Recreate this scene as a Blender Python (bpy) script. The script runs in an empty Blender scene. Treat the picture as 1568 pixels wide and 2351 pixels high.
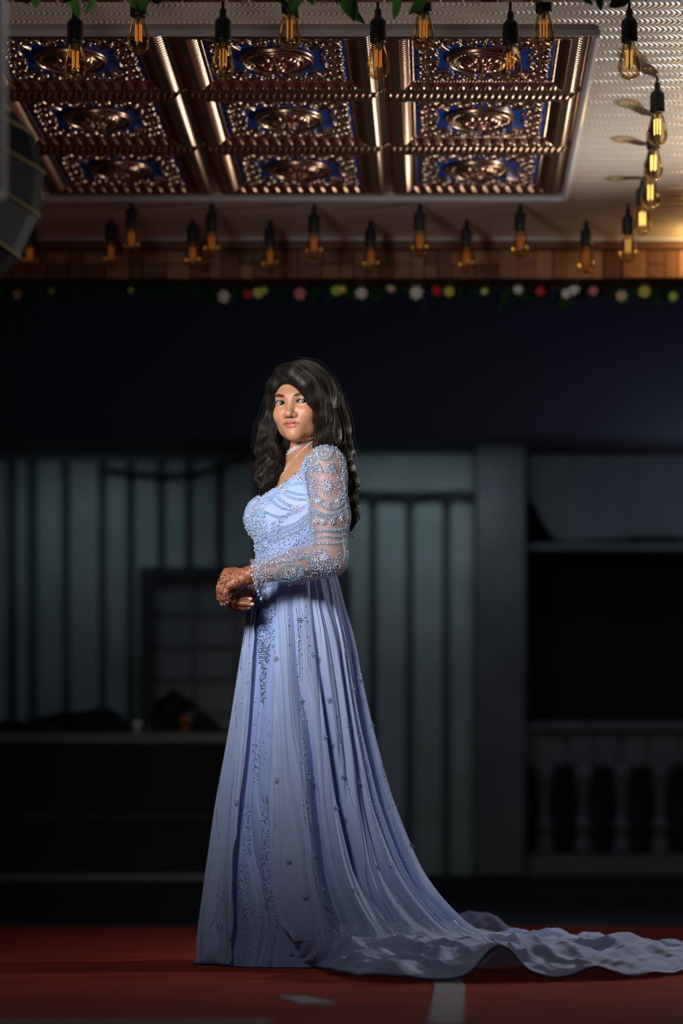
import bpy, math, random
import numpy as np
from mathutils import Vector, Matrix
random.seed(7)
rng = np.random.default_rng(11)
PI = math.pi
scene = bpy.context.scene
COL = scene.collection

# ------------------------------------------------------------------ camera
FPX, CX, CY, CAMZ = 5950.0, 1005.0, 1970.0, 0.30      # focal length and vanishing point in photo pixels
IW, IH = 1568.0, 2351.0
cam = bpy.data.cameras.new('camera')
cam_o = bpy.data.objects.new('camera', cam); COL.objects.link(cam_o)
cam_o.location = (0, 0, CAMZ); cam_o.rotation_euler = (PI/2, 0, 0)
cam.sensor_fit = 'VERTICAL'; cam.sensor_height = 36.0; cam.sensor_width = 24.0
cam.lens = FPX / IH * 36.0
cam.shift_x = (IW/2 - CX) / IH
cam.shift_y = (CY - IH/2) / IH
cam.clip_end = 100
cam.dof.use_dof = True; cam.dof.focus_distance = 7.08; cam.dof.aperture_fstop = 1.85
scene.camera = cam_o
scene.view_settings.view_transform = 'Standard'; scene.view_settings.look = 'None'
scene.view_settings.gamma = 1.0; scene.view_settings.use_curve_mapping = False
scene.view_settings.exposure = 0.0

# ------------------------------------------------------------------ world (a night outside)
world = bpy.data.worlds.new('night'); scene.world = world; world.use_nodes = True
world.node_tree.nodes['Background'].inputs[0].default_value = (0.10, 0.13, 0.42, 1)
world.node_tree.nodes['Background'].inputs[1].default_value = 0.009

# ------------------------------------------------------------------ lights
def lamp(name, typ, loc, power, color, aim=None, **kw):
    d = bpy.data.lights.new(name, typ); d.energy = power; d.color = color
    for k, v in kw.items(): setattr(d, k, v)
    o = bpy.data.objects.new(name, d); COL.objects.link(o); o.location = loc
    if aim is not None:
        o.rotation_euler = (Vector(aim) - Vector(loc)).to_track_quat('-Z', 'Y').to_euler()
    return o
KEY_POWER = 7.6
STROBE = (1.12, 8.9, 1.66)
lamp('strobe_flash', 'SPOT', STROBE, 58, (1.0, 0.93, 0.85), aim=(STROBE[0]-1.25, STROBE[1]-1.9, STROBE[2]+1.25), shadow_soft_size=0.045, spot_size=2.45, spot_blend=1.0)
lamp('corner_bulb_glow', 'POINT', (1.02, 9.70, 2.595), 3.0, (1.0, 0.62, 0.2), shadow_soft_size=0.03)
lamp('far_flash', 'SPOT', (3.5, 8.3, 0.95), 215, (1.0, 0.95, 0.90), aim=(-0.5, 5.75, 0.15), shadow_soft_size=0.08, spot_size=1.25, spot_blend=1.0)
# fill lights added to brighten the far wall, no fixtures behind them
lamp('far_wall_fill', 'AREA', (-0.10, 16.2, 2.88), 1.75, (0.74, 0.95, 1.0), aim=(-0.1, 17.0, 2.0), shape='RECTANGLE', size=1.2, size_y=0.08, spread=2.2)
lamp('far_wall_fill', 'AREA', (-2.25, 16.2, 2.88), 1.0, (0.70, 0.92, 1.0), aim=(-2.25, 17.0, 2.0), shape='RECTANGLE', size=1.2, size_y=0.08, spread=2.2)
lamp('yard_fill', 'POINT', (1.3, 12.6, 3.1), 19, (0.62, 0.74, 1.0), shadow_soft_size=0.15)  # added fill without a fixture, lifts the dark fascia and background
lamp('veranda_fill', 'POINT', (1.75, 16.1, 2.55), 4.0, (0.82, 0.86, 1.0), shadow_soft_size=0.12)  # added unseen light that brightens the swag curtain and balustrade

# ------------------------------------------------------------------ helpers
def W(px, py, Y):
    """world point seen at photo pixel (px, py) at distance Y"""
    return np.array([(px-CX)*Y/FPX, Y, CAMZ + (CY-py)*Y/FPX])
def proj(P):
    P = np.asarray(P)
    return CX + FPX*P[..., 0]/P[..., 1], CY - FPX*(P[..., 2]-CAMZ)/P[..., 1]
def P3(px, py, ly=0.0): return W(px, py, 7.2+ly)

def tag(o, label=None, cat=None, group=None, kind=None):
    if label: o['label'] = label
    if cat: o['category'] = cat
    if group: o['group'] = group
    if kind: o['kind'] = kind
    return o
def empty(name, loc=(0, 0, 0), rz=0.0):
    o = bpy.data.objects.new(name, None); COL.objects.link(o); o.location = loc; o.rotation_euler = (0, 0, rz)
    o.empty_display_size = 0.05
    return o
def link(name, me, parent=None, loc=None):
    o = bpy.data.objects.new(name, me); COL.objects.link(o)
    if parent is not None: o.parent = parent
    if loc is not None: o.location = loc
    return o
def mesh(name, V, F, mat=None, smooth=False, colors=None):
    me = bpy.data.meshes.new(name)
    V = np.asarray(V, dtype=np.float32)
    if isinstance(F, np.ndarray):
        n, k = F.shape
        me.vertices.add(len(V)); me.vertices.foreach_set('co', V.ravel())
        me.loops.add(n*k); me.loops.foreach_set('vertex_index', F.astype(np.int32).ravel())
        me.polygons.add(n)
        me.polygons.foreach_set('loop_start', np.arange(0, n*k, k, dtype=np.int32))
        me.polygons.foreach_set('loop_total', np.full(n, k, dtype=np.int32))
        me.update(calc_edges=True)
    else:
        me.from_pydata(V.tolist(), [], [tuple(f) for f in F])
    if smooth: me.polygons.foreach_set('use_smooth', np.ones(len(me.polygons), dtype=bool))
    if colors is not None:
        a = me.color_attributes.new('Col', 'FLOAT_COLOR', 'POINT')
        c = np.ones((len(V), 4), dtype=np.float32); c[:, :colors.shape[1]] = colors
        a.data.foreach_set('color', c.ravel())
    if mat is not None: me.materials.append(mat)
    me.update()
    return me

class MB:
    """collects shapes for one mesh"""
    def __init__(s): s.V = []; s.F = []
    def add(s, V, F):
        n = len(s.V); s.V += [tuple(v) for v in V]; s.F += [tuple(i+n for i in f) for f in F]; return s
    def box(s, x0, x1, y0, y1, z0, z1, bev=0.0):
        if bev <= 0:
            V = [(x, y, z) for x in (x0, x1) for y in (y0, y1) for z in (z0, z1)]
            F = [(0, 1, 3, 2), (4, 6, 7, 5), (0, 4, 5, 1), (2, 3, 7, 6), (0, 2, 6, 4), (1, 5, 7, 3)]
            return s.add(V, F)
        b = bev; V = []; F = []
        for z, i in ((z0, b), (z0+b, 0), (z1-b, 0), (z1, b)):
            V += [(x0+i, y0+b, z), (x0+b, y0+i, z), (x1-b, y0+i, z), (x1-i, y0+b, z), (x1-i, y1-b, z), (x1-b, y1-i, z), (x0+b, y1-i, z), (x0+i, y1-b, z)]
        F.append(tuple(range(7, -1, -1))); F.append(tuple(range(24, 32)))
        for r in range(3):
            for k in range(8): F.append((r*8+k, r*8+(k+1) % 8, (r+1)*8+(k+1) % 8, (r+1)*8+k))
        return s.add(V, F)
    def lathe(s, prof, n=24, c=(0, 0, 0), axis='z', cap=True):
        V = []; F = []; m = len(prof)
        for r, z in prof:
            for k in range(n):
                a = 2*PI*k/n
                p = (r*math.cos(a), r*math.sin(a), z)
                if axis == 'y': p = (p[0], p[2], p[1])
                if axis == 'x': p = (p[2], p[0], p[1])
                V.append((p[0]+c[0], p[1]+c[1], p[2]+c[2]))
        for i in range(m-1):
            for k in range(n): F.append((i*n+k, i*n+(k+1) % n, (i+1)*n+(k+1) % n, (i+1)*n+k))
        if cap: F.append(tuple(range(n-1, -1, -1))); F.append(tuple((m-1)*n+k for k in range(n)))
        return s.add(V, F)
    def tube(s, pts, r, n=6):
        V, F = tube_arrays([np.asarray(pts, float)], [r], n); return s.add(V.tolist(), F.tolist())
    def build(s, name, mat, parent=None, loc=None, smooth=False):
        return link(name, mesh(name, s.V, s.F, mat, smooth), parent, loc)

def tube_arrays(paths, radii, n=4):
    """tubes along polylines; radii: scalar or per-point array for each path"""
    Vs = []; Fs = []; off = 0
    ang = np.arange(n)*2*PI/n
    for p, r in zip(paths, radii):
        m = len(p)
        t = np.gradient(p, axis=0); t /= np.linalg.norm(t, axis=1, keepdims=True)+1e-12
        ref = np.array([0.0, 0.0, 1.0]) if abs(t[:, 2]).mean() < 0.8 else np.array([1.0, 0.0, 0.0])
        a = np.cross(t, ref); a /= np.linalg.norm(a, axis=1, keepdims=True)+1e-12
        b = np.cross(t, a)
        rr = np.broadcast_to(np.asarray(r, float), (m,))[:, None, None]
        ring = p[:, None, :] + rr*(a[:, None, :]*np.cos(ang)[None, :, None] + b[:, None, :]*np.sin(ang)[None, :, None])
        Vs.append(ring.reshape(-1, 3))
        i = np.arange(m-1)[:, None]*n; k = np.arange(n)[None, :]; k2 = (k+1) % n
        Fs.append(np.stack([i+k, i+k2, i+n+k2, i+n+k], -1).reshape(-1, 4)+off); off += m*n
    return np.concatenate(Vs), np.concatenate(Fs)

def grid_faces(nu, nv, wrap=False):
    i = np.arange(nu if wrap else nu-1)[:, None]; j = np.arange(nv-1)[None, :]
    i2 = (i+1) % nu
    return np.stack([i*nv+j, i2*nv+j, i2*nv+j+1, i*nv+j+1], -1).reshape(-1, 4)

# ------------------------------------------------------------------ materials
def mat(name, color=(0.5, 0.5, 0.5), rough=0.5, metal=0.0, emit=None, estr=0.0, spec=0.5, **kw):
    m = bpy.data.materials.new(name); m.use_nodes = True
    b = m.node_tree.nodes['Principled BSDF']
    b.inputs['Base Color'].default_value = (*color, 1); b.inputs['Roughness'].default_value = rough
    b.inputs['Metallic'].default_value = metal; b.inputs['Specular IOR Level'].default_value = spec
    if emit: b.inputs['Emission Color'].default_value = (*emit, 1); b.inputs['Emission Strength'].default_value = estr
    for k, v in kw.items(): b.inputs[k].default_value = v
    return m
def N(m, typ, **kw):
    n = m.node_tree.nodes.new(typ)
    for k, v in kw.items():
        if isinstance(k, str) and k.startswith('i_'): n.inputs[int(k[2:])].default_value = v
        else: setattr(n, k, v)
    return n
def L(m, a, b): m.node_tree.links.new(a, b)
def bsdf(m): return m.node_tree.nodes['Principled BSDF']
def vary(m, scale, c1, c2, bump=0.0, detail=4.0, stretch=None, lo=0.35, hi=0.65, coord='Object'):
    """noise between two colours plus a fine bump"""
    tc = N(m, 'ShaderNodeTexCoord'); mp = N(m, 'ShaderNodeMapping'); nz = N(m, 'ShaderNodeTexNoise'); rp = N(m, 'ShaderNodeValToRGB')
    if stretch: mp.inputs['Scale'].default_value = stretch
    nz.inputs['Scale'].default_value = scale; nz.inputs['Detail'].default_value = detail
    rp.color_ramp.elements[0].position = lo; rp.color_ramp.elements[1].position = hi
    rp.color_ramp.elements[0].color = (*c1, 1); rp.color_ramp.elements[1].color = (*c2, 1)
    L(m, tc.outputs[coord], mp.inputs[0]); L(m, mp.outputs[0], nz.inputs['Vector']); L(m, nz.outputs['Fac'], rp.inputs[0])
    L(m, rp.outputs[0], bsdf(m).inputs['Base Color'])
    if bump:
        bp = N(m, 'ShaderNodeBump'); bp.inputs['Strength'].default_value = bump; bp.inputs['Distance'].default_value = 0.01
        L(m, nz.outputs['Fac'], bp.inputs['Height']); L(m, bp.outputs[0], bsdf(m).inputs['Normal'])
    return m
def vcol(m, attr='Col'):
    a = N(m, 'ShaderNodeAttribute'); a.attribute_name = attr
    L(m, a.outputs['Color'], bsdf(m).inputs['Base Color']); return a
# ================================================================== the setting
CEIL = 2.65                       # ceiling height
M_floor = vary(mat('dark_floor', rough=0.85), 6, (0.010, 0.011, 0.016), (0.018, 0.019, 0.026), 0.1)
tag(MB().box(-9, 9, 1.5, 22, -0.06, 0.0).build('floor', M_floor), kind='structure', label='dark ground under and behind the red carpet')

M_red = vary(mat('red_carpet', rough=0.95, spec=0.15), 260, (0.42, 0.055, 0.036), (0.54, 0.080, 0.050), 0.5, detail=6)
tc = N(M_red, 'ShaderNodeTexCoord'); nz = N(M_red, 'ShaderNodeTexNoise'); nz.inputs['Scale'].default_value = 3.5; nz.inputs['Detail'].default_value = 5
mx = N(M_red, 'ShaderNodeMixRGB', blend_type='MULTIPLY'); mx.inputs[0].default_value = 0.55
rp2 = N(M_red, 'ShaderNodeValToRGB'); rp2.color_ramp.elements[0].position = 0.35; rp2.color_ramp.elements[1].position = 0.7
rp2.color_ramp.elements[0].color = (0.45, 0.42, 0.42, 1)
L(M_red, tc.outputs['Object'], nz.inputs['Vector']); L(M_red, nz.outputs['Fac'], rp2.inputs[0])
src = bsdf(M_red).inputs['Base Color'].links[0].from_socket
L(M_red, src, mx.inputs[1]); L(M_red, rp2.outputs[0], mx.inputs[2]); L(M_red, mx.outputs[0], bsdf(M_red).inputs['Base Color'])
tag(MB().box(-5, 5, 3.4, 11.15, 0.0, 0.006, 0.002).build('carpet', M_red), 'dull red carpet covering the floor beneath the gown', 'carpet')

M_tape = vary(mat('floor_tape', rough=0.6), 30, (0.30, 0.30, 0.33), (0.50, 0.50, 0.54), 0.3, detail=8)
def tape(pts, label, z=0.0063):
    pts = [np.array(p) for p in pts]; n = len(pts)
    V = [(p[0], p[1], z) for p in pts] + [(p[0], p[1], z+0.0012) for p in pts]
    F = [tuple(range(n-1, -1, -1)), tuple(range(n, 2*n))] + [(k, (k+1) % n, n+(k+1) % n, n+k) for k in range(n)]
    tag(link('floor_tape', mesh('floor_tape', V, F, M_tape)), label, 'tape', 'tape on the carpet')
def fl(px, py): Y = FPX*0.294/(py-CY); return ((px-CX)*Y/FPX, Y)
tape([fl(980, 2352), fl(1062, 2352), fl(1066, 2310), fl(1068, 2266), (0.05, 6.5), (-0.02, 6.5), fl(998, 2266), fl(990, 2310)], 'grey white tape strip running from the gown towards the viewer')
tape([fl(635, 2287), fl(698, 2288), fl(735, 2296), fl(776, 2303), fl(742, 2305), fl(690, 2305), fl(665, 2297)], 'small torn scrap of pale tape left of the long tape strip')
tape([(-1.6, 4.68), (-0.3, 4.675), (-0.3, 4.58), (-1.6, 4.58)], 'pale tape strip crossing the bottom left corner of the carpet')

# ceiling ------------------------------------------------------------
M_ceil = mat('ripple_ceiling', (0.68, 0.60, 0.51), 0.34, spec=0.6)
def ripple(m):
    """rows of small arcs pressed into a satin panel"""
    tc = N(m, 'ShaderNodeTexCoord'); sp = N(m, 'ShaderNodeSeparateXYZ'); L(m, tc.outputs['Object'], sp.inputs[0])
    def mth(op, a, b=None):
        n = N(m, 'ShaderNodeMath', operation=op)
        for i, v in enumerate((a, b)):
            if v is None: continue
            if isinstance(v, (int, float)): n.inputs[i].default_value = v
            else: L(m, v, n.inputs[i])
        return n.outputs[0]
    nz = N(m, 'ShaderNodeTexNoise'); nz.inputs['Scale'].default_value = 2.2; L(m, tc.outputs['Object'], nz.inputs['Vector'])
    yy = mth('ADD', mth('MULTIPLY', sp.outputs['Y'], 1/0.072), mth('MULTIPLY', nz.outputs['Fac'], 0.7))
    fr = mth('SUBTRACT', mth('FRACT', yy), 0.5)
    row = mth('FLOOR', yy)
    arc = mth('MULTIPLY', mth('MULTIPLY', fr, fr), 5.0)
    ph = mth('ADD', mth('MULTIPLY', sp.outputs['X'], 1/0.0155), mth('ADD', arc, mth('MULTIPLY', row, 0.37)))
    big = mth('SINE', mth('ADD', mth('MULTIPLY', sp.outputs['X'], 24.0), mth('MULTIPLY', row, 2.1)))
    h = mth('MULTIPLY', mth('SINE', mth('MULTIPLY', ph, 2*PI)), mth('ADD', 0.65, mth('MULTIPLY', big, 0.35)))
    env = mth('SUBTRACT', 1.0, mth('MULTIPLY', mth('MULTIPLY', fr, fr), 3.0))
    h2 = mth('ADD', mth('MULTIPLY', h, env), mth('MULTIPLY', mth('COSINE', mth('MULTIPLY', fr, 2*PI)), 0.8))
    bp = N(m, 'ShaderNodeBump'); bp.inputs['Strength'].default_value = 0.5; bp.inputs['Distance'].default_value = 0.0026
    L(m, h2, bp.inputs['Height']); L(m, bp.outputs[0], bsdf(m).inputs['Normal'])
ripple(M_ceil)
TX = [-1.39, -0.78, -0.17, 0.44]; TY = [7.35, 7.96, 8.57, 9.18]
cb = MB()      # ceiling board with the tiled field left open
x0, x1, y0, y1 = -3.2, 2.4, 6.72, 9.98
for a, b, c, d in ((x0, x1, y0, TY[0]), (x0, x1, TY[3], y1), (x0, TX[0], TY[0], TY[3]), (TX[3], x1, TY[0], TY[3])):
    cb.box(a, b, c, d, CEIL, CEIL+0.05)
cb.box(TX[0]-.02, TX[3]+.02, TY[0]-.02, TY[3]+.02, CEIL+0.052, CEIL+0.09)
ceil = tag(cb.build('ceiling', M_ceil), kind='structure', label='cream satin ceiling with pressed ripples around a field of coffered tiles')

# coffered tiles: one mesh for the frame and field, one for the medallion
def tile_meshes():
    n = 300; h = 0.305
    a = (np.arange(n+1)/n*2-1)*h
    x, y = np.meshgrid(a, a, indexing='ij')
    ax, ay = np.abs(x), np.abs(y)
    p = h-np.maximum(ax, ay); q = np.where(ax > ay, y, x)
    def ramp(t, a0, a1): return np.clip((t-a0)/(a1-a0), 0, 1)
    z = np.zeros_like(x)
    z += 0.008*np.clip(1-np.abs(p-0.0035)/0.0035, 0, 1)**0.5*(p < 0.007)
    sg = np.sign(np.where(ax > ay, x, -y))
    rope1 = 0.5+0.5*np.cos(2*PI*(q/0.0210 + p/0.040*sg))
    s1 = ramp(p, 0.009, 0.036)
    z += np.where((p >= 0.008), 0.022*s1, 0)
    z += 0.0075*rope1*np.sin(PI*s1)*(p < 0.036)*(p > 0.009)
    s2 = ramp(p, 0.056, 0.088)
    z -= 0.020*s2
    u = q/0.0400
    lr = np.abs(u-np.round(u))*2
    egg = np.maximum(1-np.abs(lr*1.0-s2)/0.26, 0)**0.7*0.9 + 0.7*np.maximum(1-((lr-1)/0.30)**2-((s2-0.45)/0.5)**2, 0)
    rope2 = 0.5+0.5*np.cos(2*PI*(q/0.0190 - p/0.05))
    z += 0.0085*np.where(ax > ay, rope2, egg)*np.sin(PI*s2)**0.6*(p > 0.056)*(p < 0.088)
    bead = np.clip(1-((p-0.0935)/0.0050)**2, 0, 1)**0.5
    z += bead*(0.0040+0.0022*np.cos(2*PI*q/0.0098))
    # scrolls over the blue field
    K = 1.30; fx, fy = ax, ay
    Hs = np.zeros(x.shape)
    def stroke(pts, w0, w1, hh):
        pts = np.asarray(pts)*K; m = len(pts)
        for k, (sx, sy) in enumerate(pts):
            w = w0+(w1-w0)*k/(m-1)
            d2 = ((fx-sx)**2+(fy-sy)**2)/(w*w)
            sel = d2 < 1
            Hs[sel] = np.maximum(Hs[sel], hh*np.sqrt(1-d2[sel])*(0.55+0.45*w/w0))
    def spiral(cx, cy, r0, turns, a0, w0, w1, hh, sgn=1, n=70):
        t = np.linspace(0, 1, n); r = r0*(1-t)**0.75+0.002; an = a0+sgn*2*PI*turns*t
        stroke(np.stack([cx+r*np.cos(an), cy+r*np.sin(an)], -1), w0, w1, hh)
    spiral(0.126, 0.126, 0.022, 1.35, 0.8, 0.0058, 0.0045, 0.012)
    spiral(0.080, 0.128, 0.019, 1.35, 2.6, 0.0056, 0.0042, 0.011, -1)
    spiral(0.128, 0.080, 0.019, 1.35, -1.0, 0.0056, 0.0042, 0.011)
    spiral(0.030, 0.130, 0.015, 1.3, 0.2, 0.0052, 0.004, 0.011)
    spiral(0.130, 0.030, 0.015, 1.3, 1.4, 0.0052, 0.004, 0.011, -1)
    def bez(p0, p1, p2, n=46):
        t = np.linspace(0, 1, n)[:, None]; p0, p1, p2 = map(np.array, (p0, p1, p2))
        return (1-t)**2*p0+2*t*(1-t)*p1+t*t*p2
    for pts in (bez((0.02, 0.108), (0.055, 0.098), (0.058, 0.142)), bez((0.108, 0.02), (0.098, 0.055), (0.142, 0.058)), bez((0.080, 0.080), (0.098, 0.108), (0.103, 0.146)),
                bez((0.080, 0.080), (0.108, 0.098), (0.146, 0.103)), bez((0.146, 0.112), (0.142, 0.142), (0.112, 0.146)), bez((0.0, 0.105), (0.006, 0.125), (0.0, 0.144)), bez((0.105, 0.0), (0.125, 0.006), (0.144, 0.0))):
        stroke(pts, 0.0052, 0.0035, 0.010)
    for cx, cy in ((0.056, 0.112), (0.112, 0.056), (0.145, 0.145), (0.145, 0.012), (0.012, 0.145), (0.102, 0.102)):
        stroke([(cx, cy), (cx+.0005, cy)], 0.0085, 0.0085, 0.012)
    infield = p > 0.099
    z = np.where(infield, Hs, z)
    blue = (infield & (Hs < 0.0022)).astype(float)
    V = np.stack([x, y, -z], -1).reshape(-1, 3)
    F = grid_faces(n+1, n+1)[:, ::1]
    cen = V[F].mean(1); F = F[np.hypot(cen[:, 0], cen[:, 1]) > 0.100]
    bronze = np.array([0.50, 0.335, 0.23]); bl = np.array([0.018, 0.062, 0.33])
    C = bronze[None]*(1-blue.reshape(-1, 1))+bl[None]*blue.reshape(-1, 1)
    # medallion, polar grid
    nr, na = 90, 240
    r = np.linspace(0, 0.110, nr)[:, None]; an = np.arange(na)[None, :]*2*PI/na
    zz = np.zeros((nr, na))
    def ring(c, w, hh): return hh*np.sqrt(np.clip(1-((r-c)/w)**2, 0, 1))
    zz = zz+ring(0.102, 0.006, 0.011)+ring(0.076, 0.005, 0.010)
    zz = zz+ring(0.089, 0.007, 0.008)*(0.5+0.5*np.cos(an*36))
    pet = np.abs(np.cos(an*4))**0.5
    zz = zz+np.clip(1-((r-0.045)/0.026)**2, 0, 1)**0.5*(0.003+0.016*pet)
    pet2 = np.abs(np.cos(an*4+PI/2))**0.7
    zz = zz+np.clip(1-((r-0.055)/0.016)**2, 0, 1)**0.5*0.008*pet2
    zz = zz+np.clip(1-((r-0.02)/0.008)**2, 0, 1)**0.5*(0.010+0.006*np.cos(an*8))+0.017*np.sqrt(np.clip(1-(r/0.013)**2, 0, 1))
    zz = zz+0.004*(r < 0.108)
    VM = np.stack([r*np.cos(an)+0*zz, r*np.sin(an)+0*zz, -zz], -1).reshape(-1, 3)
    FM = grid_faces(nr, na); i = np.arange(nr-1)*na
    FM = np.concatenate([FM, np.stack([i+na-1, i+na+na-1, i+na, i], -1)])
    red = np.clip(1-((r-0.03)/0.012)**2, 0, 1)*(pet2 > 0.6)
    CM = bronze[None, None]*(1-red[..., None])+np.array([0.35, 0.05, 0.06])*red[..., None]+0*zz[..., None]
    return V, F, C, VM, FM, CM.reshape(-1, 3)
M_tile = mat('pressed_bronze', rough=0.26, metal=0.9); at = vcol(M_tile)
# paint is less metallic than the bronze: metallic falls where the colour is blue
sep = N(M_tile, 'ShaderNodeSeparateColor'); L(M_tile, at.outputs['Color'], sep.inputs[0])
mr = N(M_tile, 'ShaderNodeMapRange'); mr.inputs['From Min'].default_value = 0.05; mr.inputs['From Max'].default_value = 0.5; mr.inputs['To Min'].default_value = 0.0; mr.inputs['To Max'].default_value = 0.92
L(M_tile, sep.outputs[0], mr.inputs['Value']); L(M_tile, mr.outputs[0], bsdf(M_tile).inputs['Metallic'])
V, F, C, VM, FM, CM = tile_meshes()
me_tile = mesh('ceiling_tile', V, F, M_tile, True, C); me_med = mesh('medallion', VM, FM, M_tile, True, CM)
for j in range(3):
    for i in range(3):
        t = link('ceiling_tile', me_tile, ceil, (TX[i]+0.305, TY[j]+0.305, CEIL+0.012))
        link('medallion', me_med, t, (0, 0, -0.001))
        if i == 0 and j == 0: t['label'] = 'square bronze coffered tile with blue scrolled field'

M_trim = mat('pale_moulding', (0.56, 0.56, 0.60), 0.33, spec=0.6)
def bar(x0, x1, y0, y1, name, label):
    return tag(MB().box(x0, x1, y0, y1, CEIL-0.022, CEIL+0.002, 0.008).build(name, M_trim), kind='structure', label=label)
e = 0.021
bar(TX[0]-e, TX[3]+e, TY[0]-e, TY[0], 'trim_1', 'pale moulding along the near edge of the tile field')
bar(TX[0]-e, TX[3]+e, TY[3], TY[3]+e*.6, 'trim_2', 'pale moulding along the far edge of the tile field')
bar(TX[0]-e, TX[0], TY[0], TY[3], 'trim_3', 'pale moulding along the left edge of the tile field')
bar(TX[3], TX[3]+e, TY[0], TY[3], 'trim_4', 'pale moulding along the right edge of the tile field')

# beams faced with small wooden blocks --------------------------------
M_beam = mat('beam_core', (0.035, 0.018, 0.012), 0.7)
woods = [vary(mat('wood_%d' % k, rough=0.5), 18, c1, c2, 0.2, stretch=(1, 8, 8)) for k, (c1, c2) in enumerate([
    ((0.20, 0.085, 0.040), (0.28, 0.125, 0.060)), ((0.11, 0.043, 0.022), (0.16, 0.065, 0.034)), ((0.30, 0.145, 0.070), (0.38, 0.19, 0.095)), ((0.15, 0.060, 0.034), (0.22, 0.09, 0.05))])]
YB = 9.83
back_beam = tag(MB().box(-3.2, 2.4, YB+0.012, YB+0.15, CEIL-0.150, CEIL).build('trim_5', M_beam), kind='structure', label='far ceiling beam faced with small brown wooden blocks')
tag(MB().box(-3.2, 2.4, YB-0.028, YB+0.012, CEIL-0.014, CEIL+0.001, 0.006).build('trim_6', M_trim), kind='structure', label='thin pale moulding where the ceiling meets the far beam')
tag(MB().box(-3.2, 2.4, YB-0.012, YB+0.012, CEIL-0.042, CEIL-0.015, 0.004).build('trim_7', woods[1]), kind='structure', label='plain wooden lip along the top of the far beam')
blk = {}
def block(w, h, d, wi):
    key = (round(w, 3), round(h, 3), wi)
    if key not in blk: blk[key] = mesh('wood_block', *(lambda m: (m.V, m.F))(MB().box(-w/2, w/2, -d, 0, 0, h, 0.003)), woods[wi])
    return blk[key]
x = -2.0
while x < 1.25:
    w = random.choice([0.05, 0.07, 0.09])
    if random.random() < 0.45:
        rows = [(0, 0.107)]
    else:
        rows = [(0, 0.054), (0.054, 0.053)]
    for z, hh in rows:
        d = random.choice([0.006, 0.010, 0.015])
        link('wood_block', block(w-0.002, hh-0.002, d, random.choice([0, 0, 1, 1, 2, 3])), back_beam, (x+w/2, YB+0.0125, CEIL-0.150+z))
    x += w
front_beam = tag(MB().box(-3.2, 2.4, 6.58, 6.90, CEIL-0.060, CEIL+0.05).build('trim_8', M_beam), kind='structure', label='near ceiling beam of dark wood along the top of the picture')
x = -1.25
while x < 0.72:
    w = random.choice([0.06, 0.09, 0.12])
    o = link('wood_block', block(w-0.003, 0.14, 0.012, random.choice([1, 1, 3])), front_beam, (x+w/2, 6.90, CEIL-0.0602)); o.rotation_euler = (PI/2, 0, 0)
    x += w
M_post = mat('white_post', (0.55, 0.57, 0.60), 0.5)
tag(MB().lathe([(0.04, 1.44), (0.04, 3.4)], 24, (-0.781, 4.45, 0)).build('trim_9', M_post, smooth=True), kind='structure', label='blurred pale post at the left edge of the picture')

# far wall ------------------------------------------------------------
YW = 17.0; PZ = W(0, 2012, YW)[2]
def wx(px): return (px-CX)*YW/FPX
def wz(py): return CAMZ+(CY-py)*YW/FPX
M_plinth = mat('dark_plinth', (0.010, 0.011, 0.018), 0.8)
tag(MB().box(-9, 9, YW-0.15, 22, 0, PZ).build('baseboard_back', M_plinth), kind='structure', label='dark raised plinth below the far wall')
M_dark = mat('dark_wall', (0.075, 0.085, 0.088), 0.8)
M_board = vary(mat('grey_green_board', rough=0.55), 3, (0.20, 0.245, 0.235), (0.27, 0.31, 0.31), 0.1)
wall = tag(MB().box(-9, wx(1100), YW+0.06, YW+0.3, PZ, 6.0).build('wall_back', M_dark), kind='structure', label='far wall of upright grey green boards with dark gaps')
seams = [-120, -40, 20, 75, 150, 235, 300, 370, 435, 505, 590, 680, 770, 855, 940, 1025, 1092]
for a, b in zip(seams[:-1], seams[1:]):
    top = 1056 if b < 600 else (1040 if a >= 770 else 1050)
    g = 9 if a != 20 else 16
    MB().box(wx(a+g), wx(b-(2 if b == 1092 else g)), YW+random.uniform(-.01, .01), YW+0.06, PZ, wz(top if a < 770 else 1137), 0.012).build('wall_board', M_board, wall)
MB().box(wx(775), wx(1092), YW, YW+0.06, wz(1131), wz(1042), 0.012).build('upper_board', M_board, wall)
tag(MB().box(-9, 9, YW-0.55, YW+0.02, wz(1034), 6.0).build('trim_10', mat('dark_fascia', (0.075, 0.08, 0.11), 0.8)), kind='structure', label='deep dark fascia over the far wall')
M_pillar = vary(mat('grey_pillar', rough=0.7), 5, (0.085, 0.088, 0.10), (0.115, 0.118, 0.125), 0.1)
tag(MB().box(wx(1092), wx(1204), YW-0.22, YW+0.3, PZ, wz(1034), 0.012).build('trim_11', M_pillar), kind='structure', label='square grey pillar to the right of the boards')
tag(MB().box(wx(1204), 9, YW+1.6, YW+1.9, PZ, 6.0).build('wall_right', mat('night_wall', (0.006, 0.008, 0.018), 0.8)), kind='structure', label='dark recess behind the balustrade')

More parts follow.
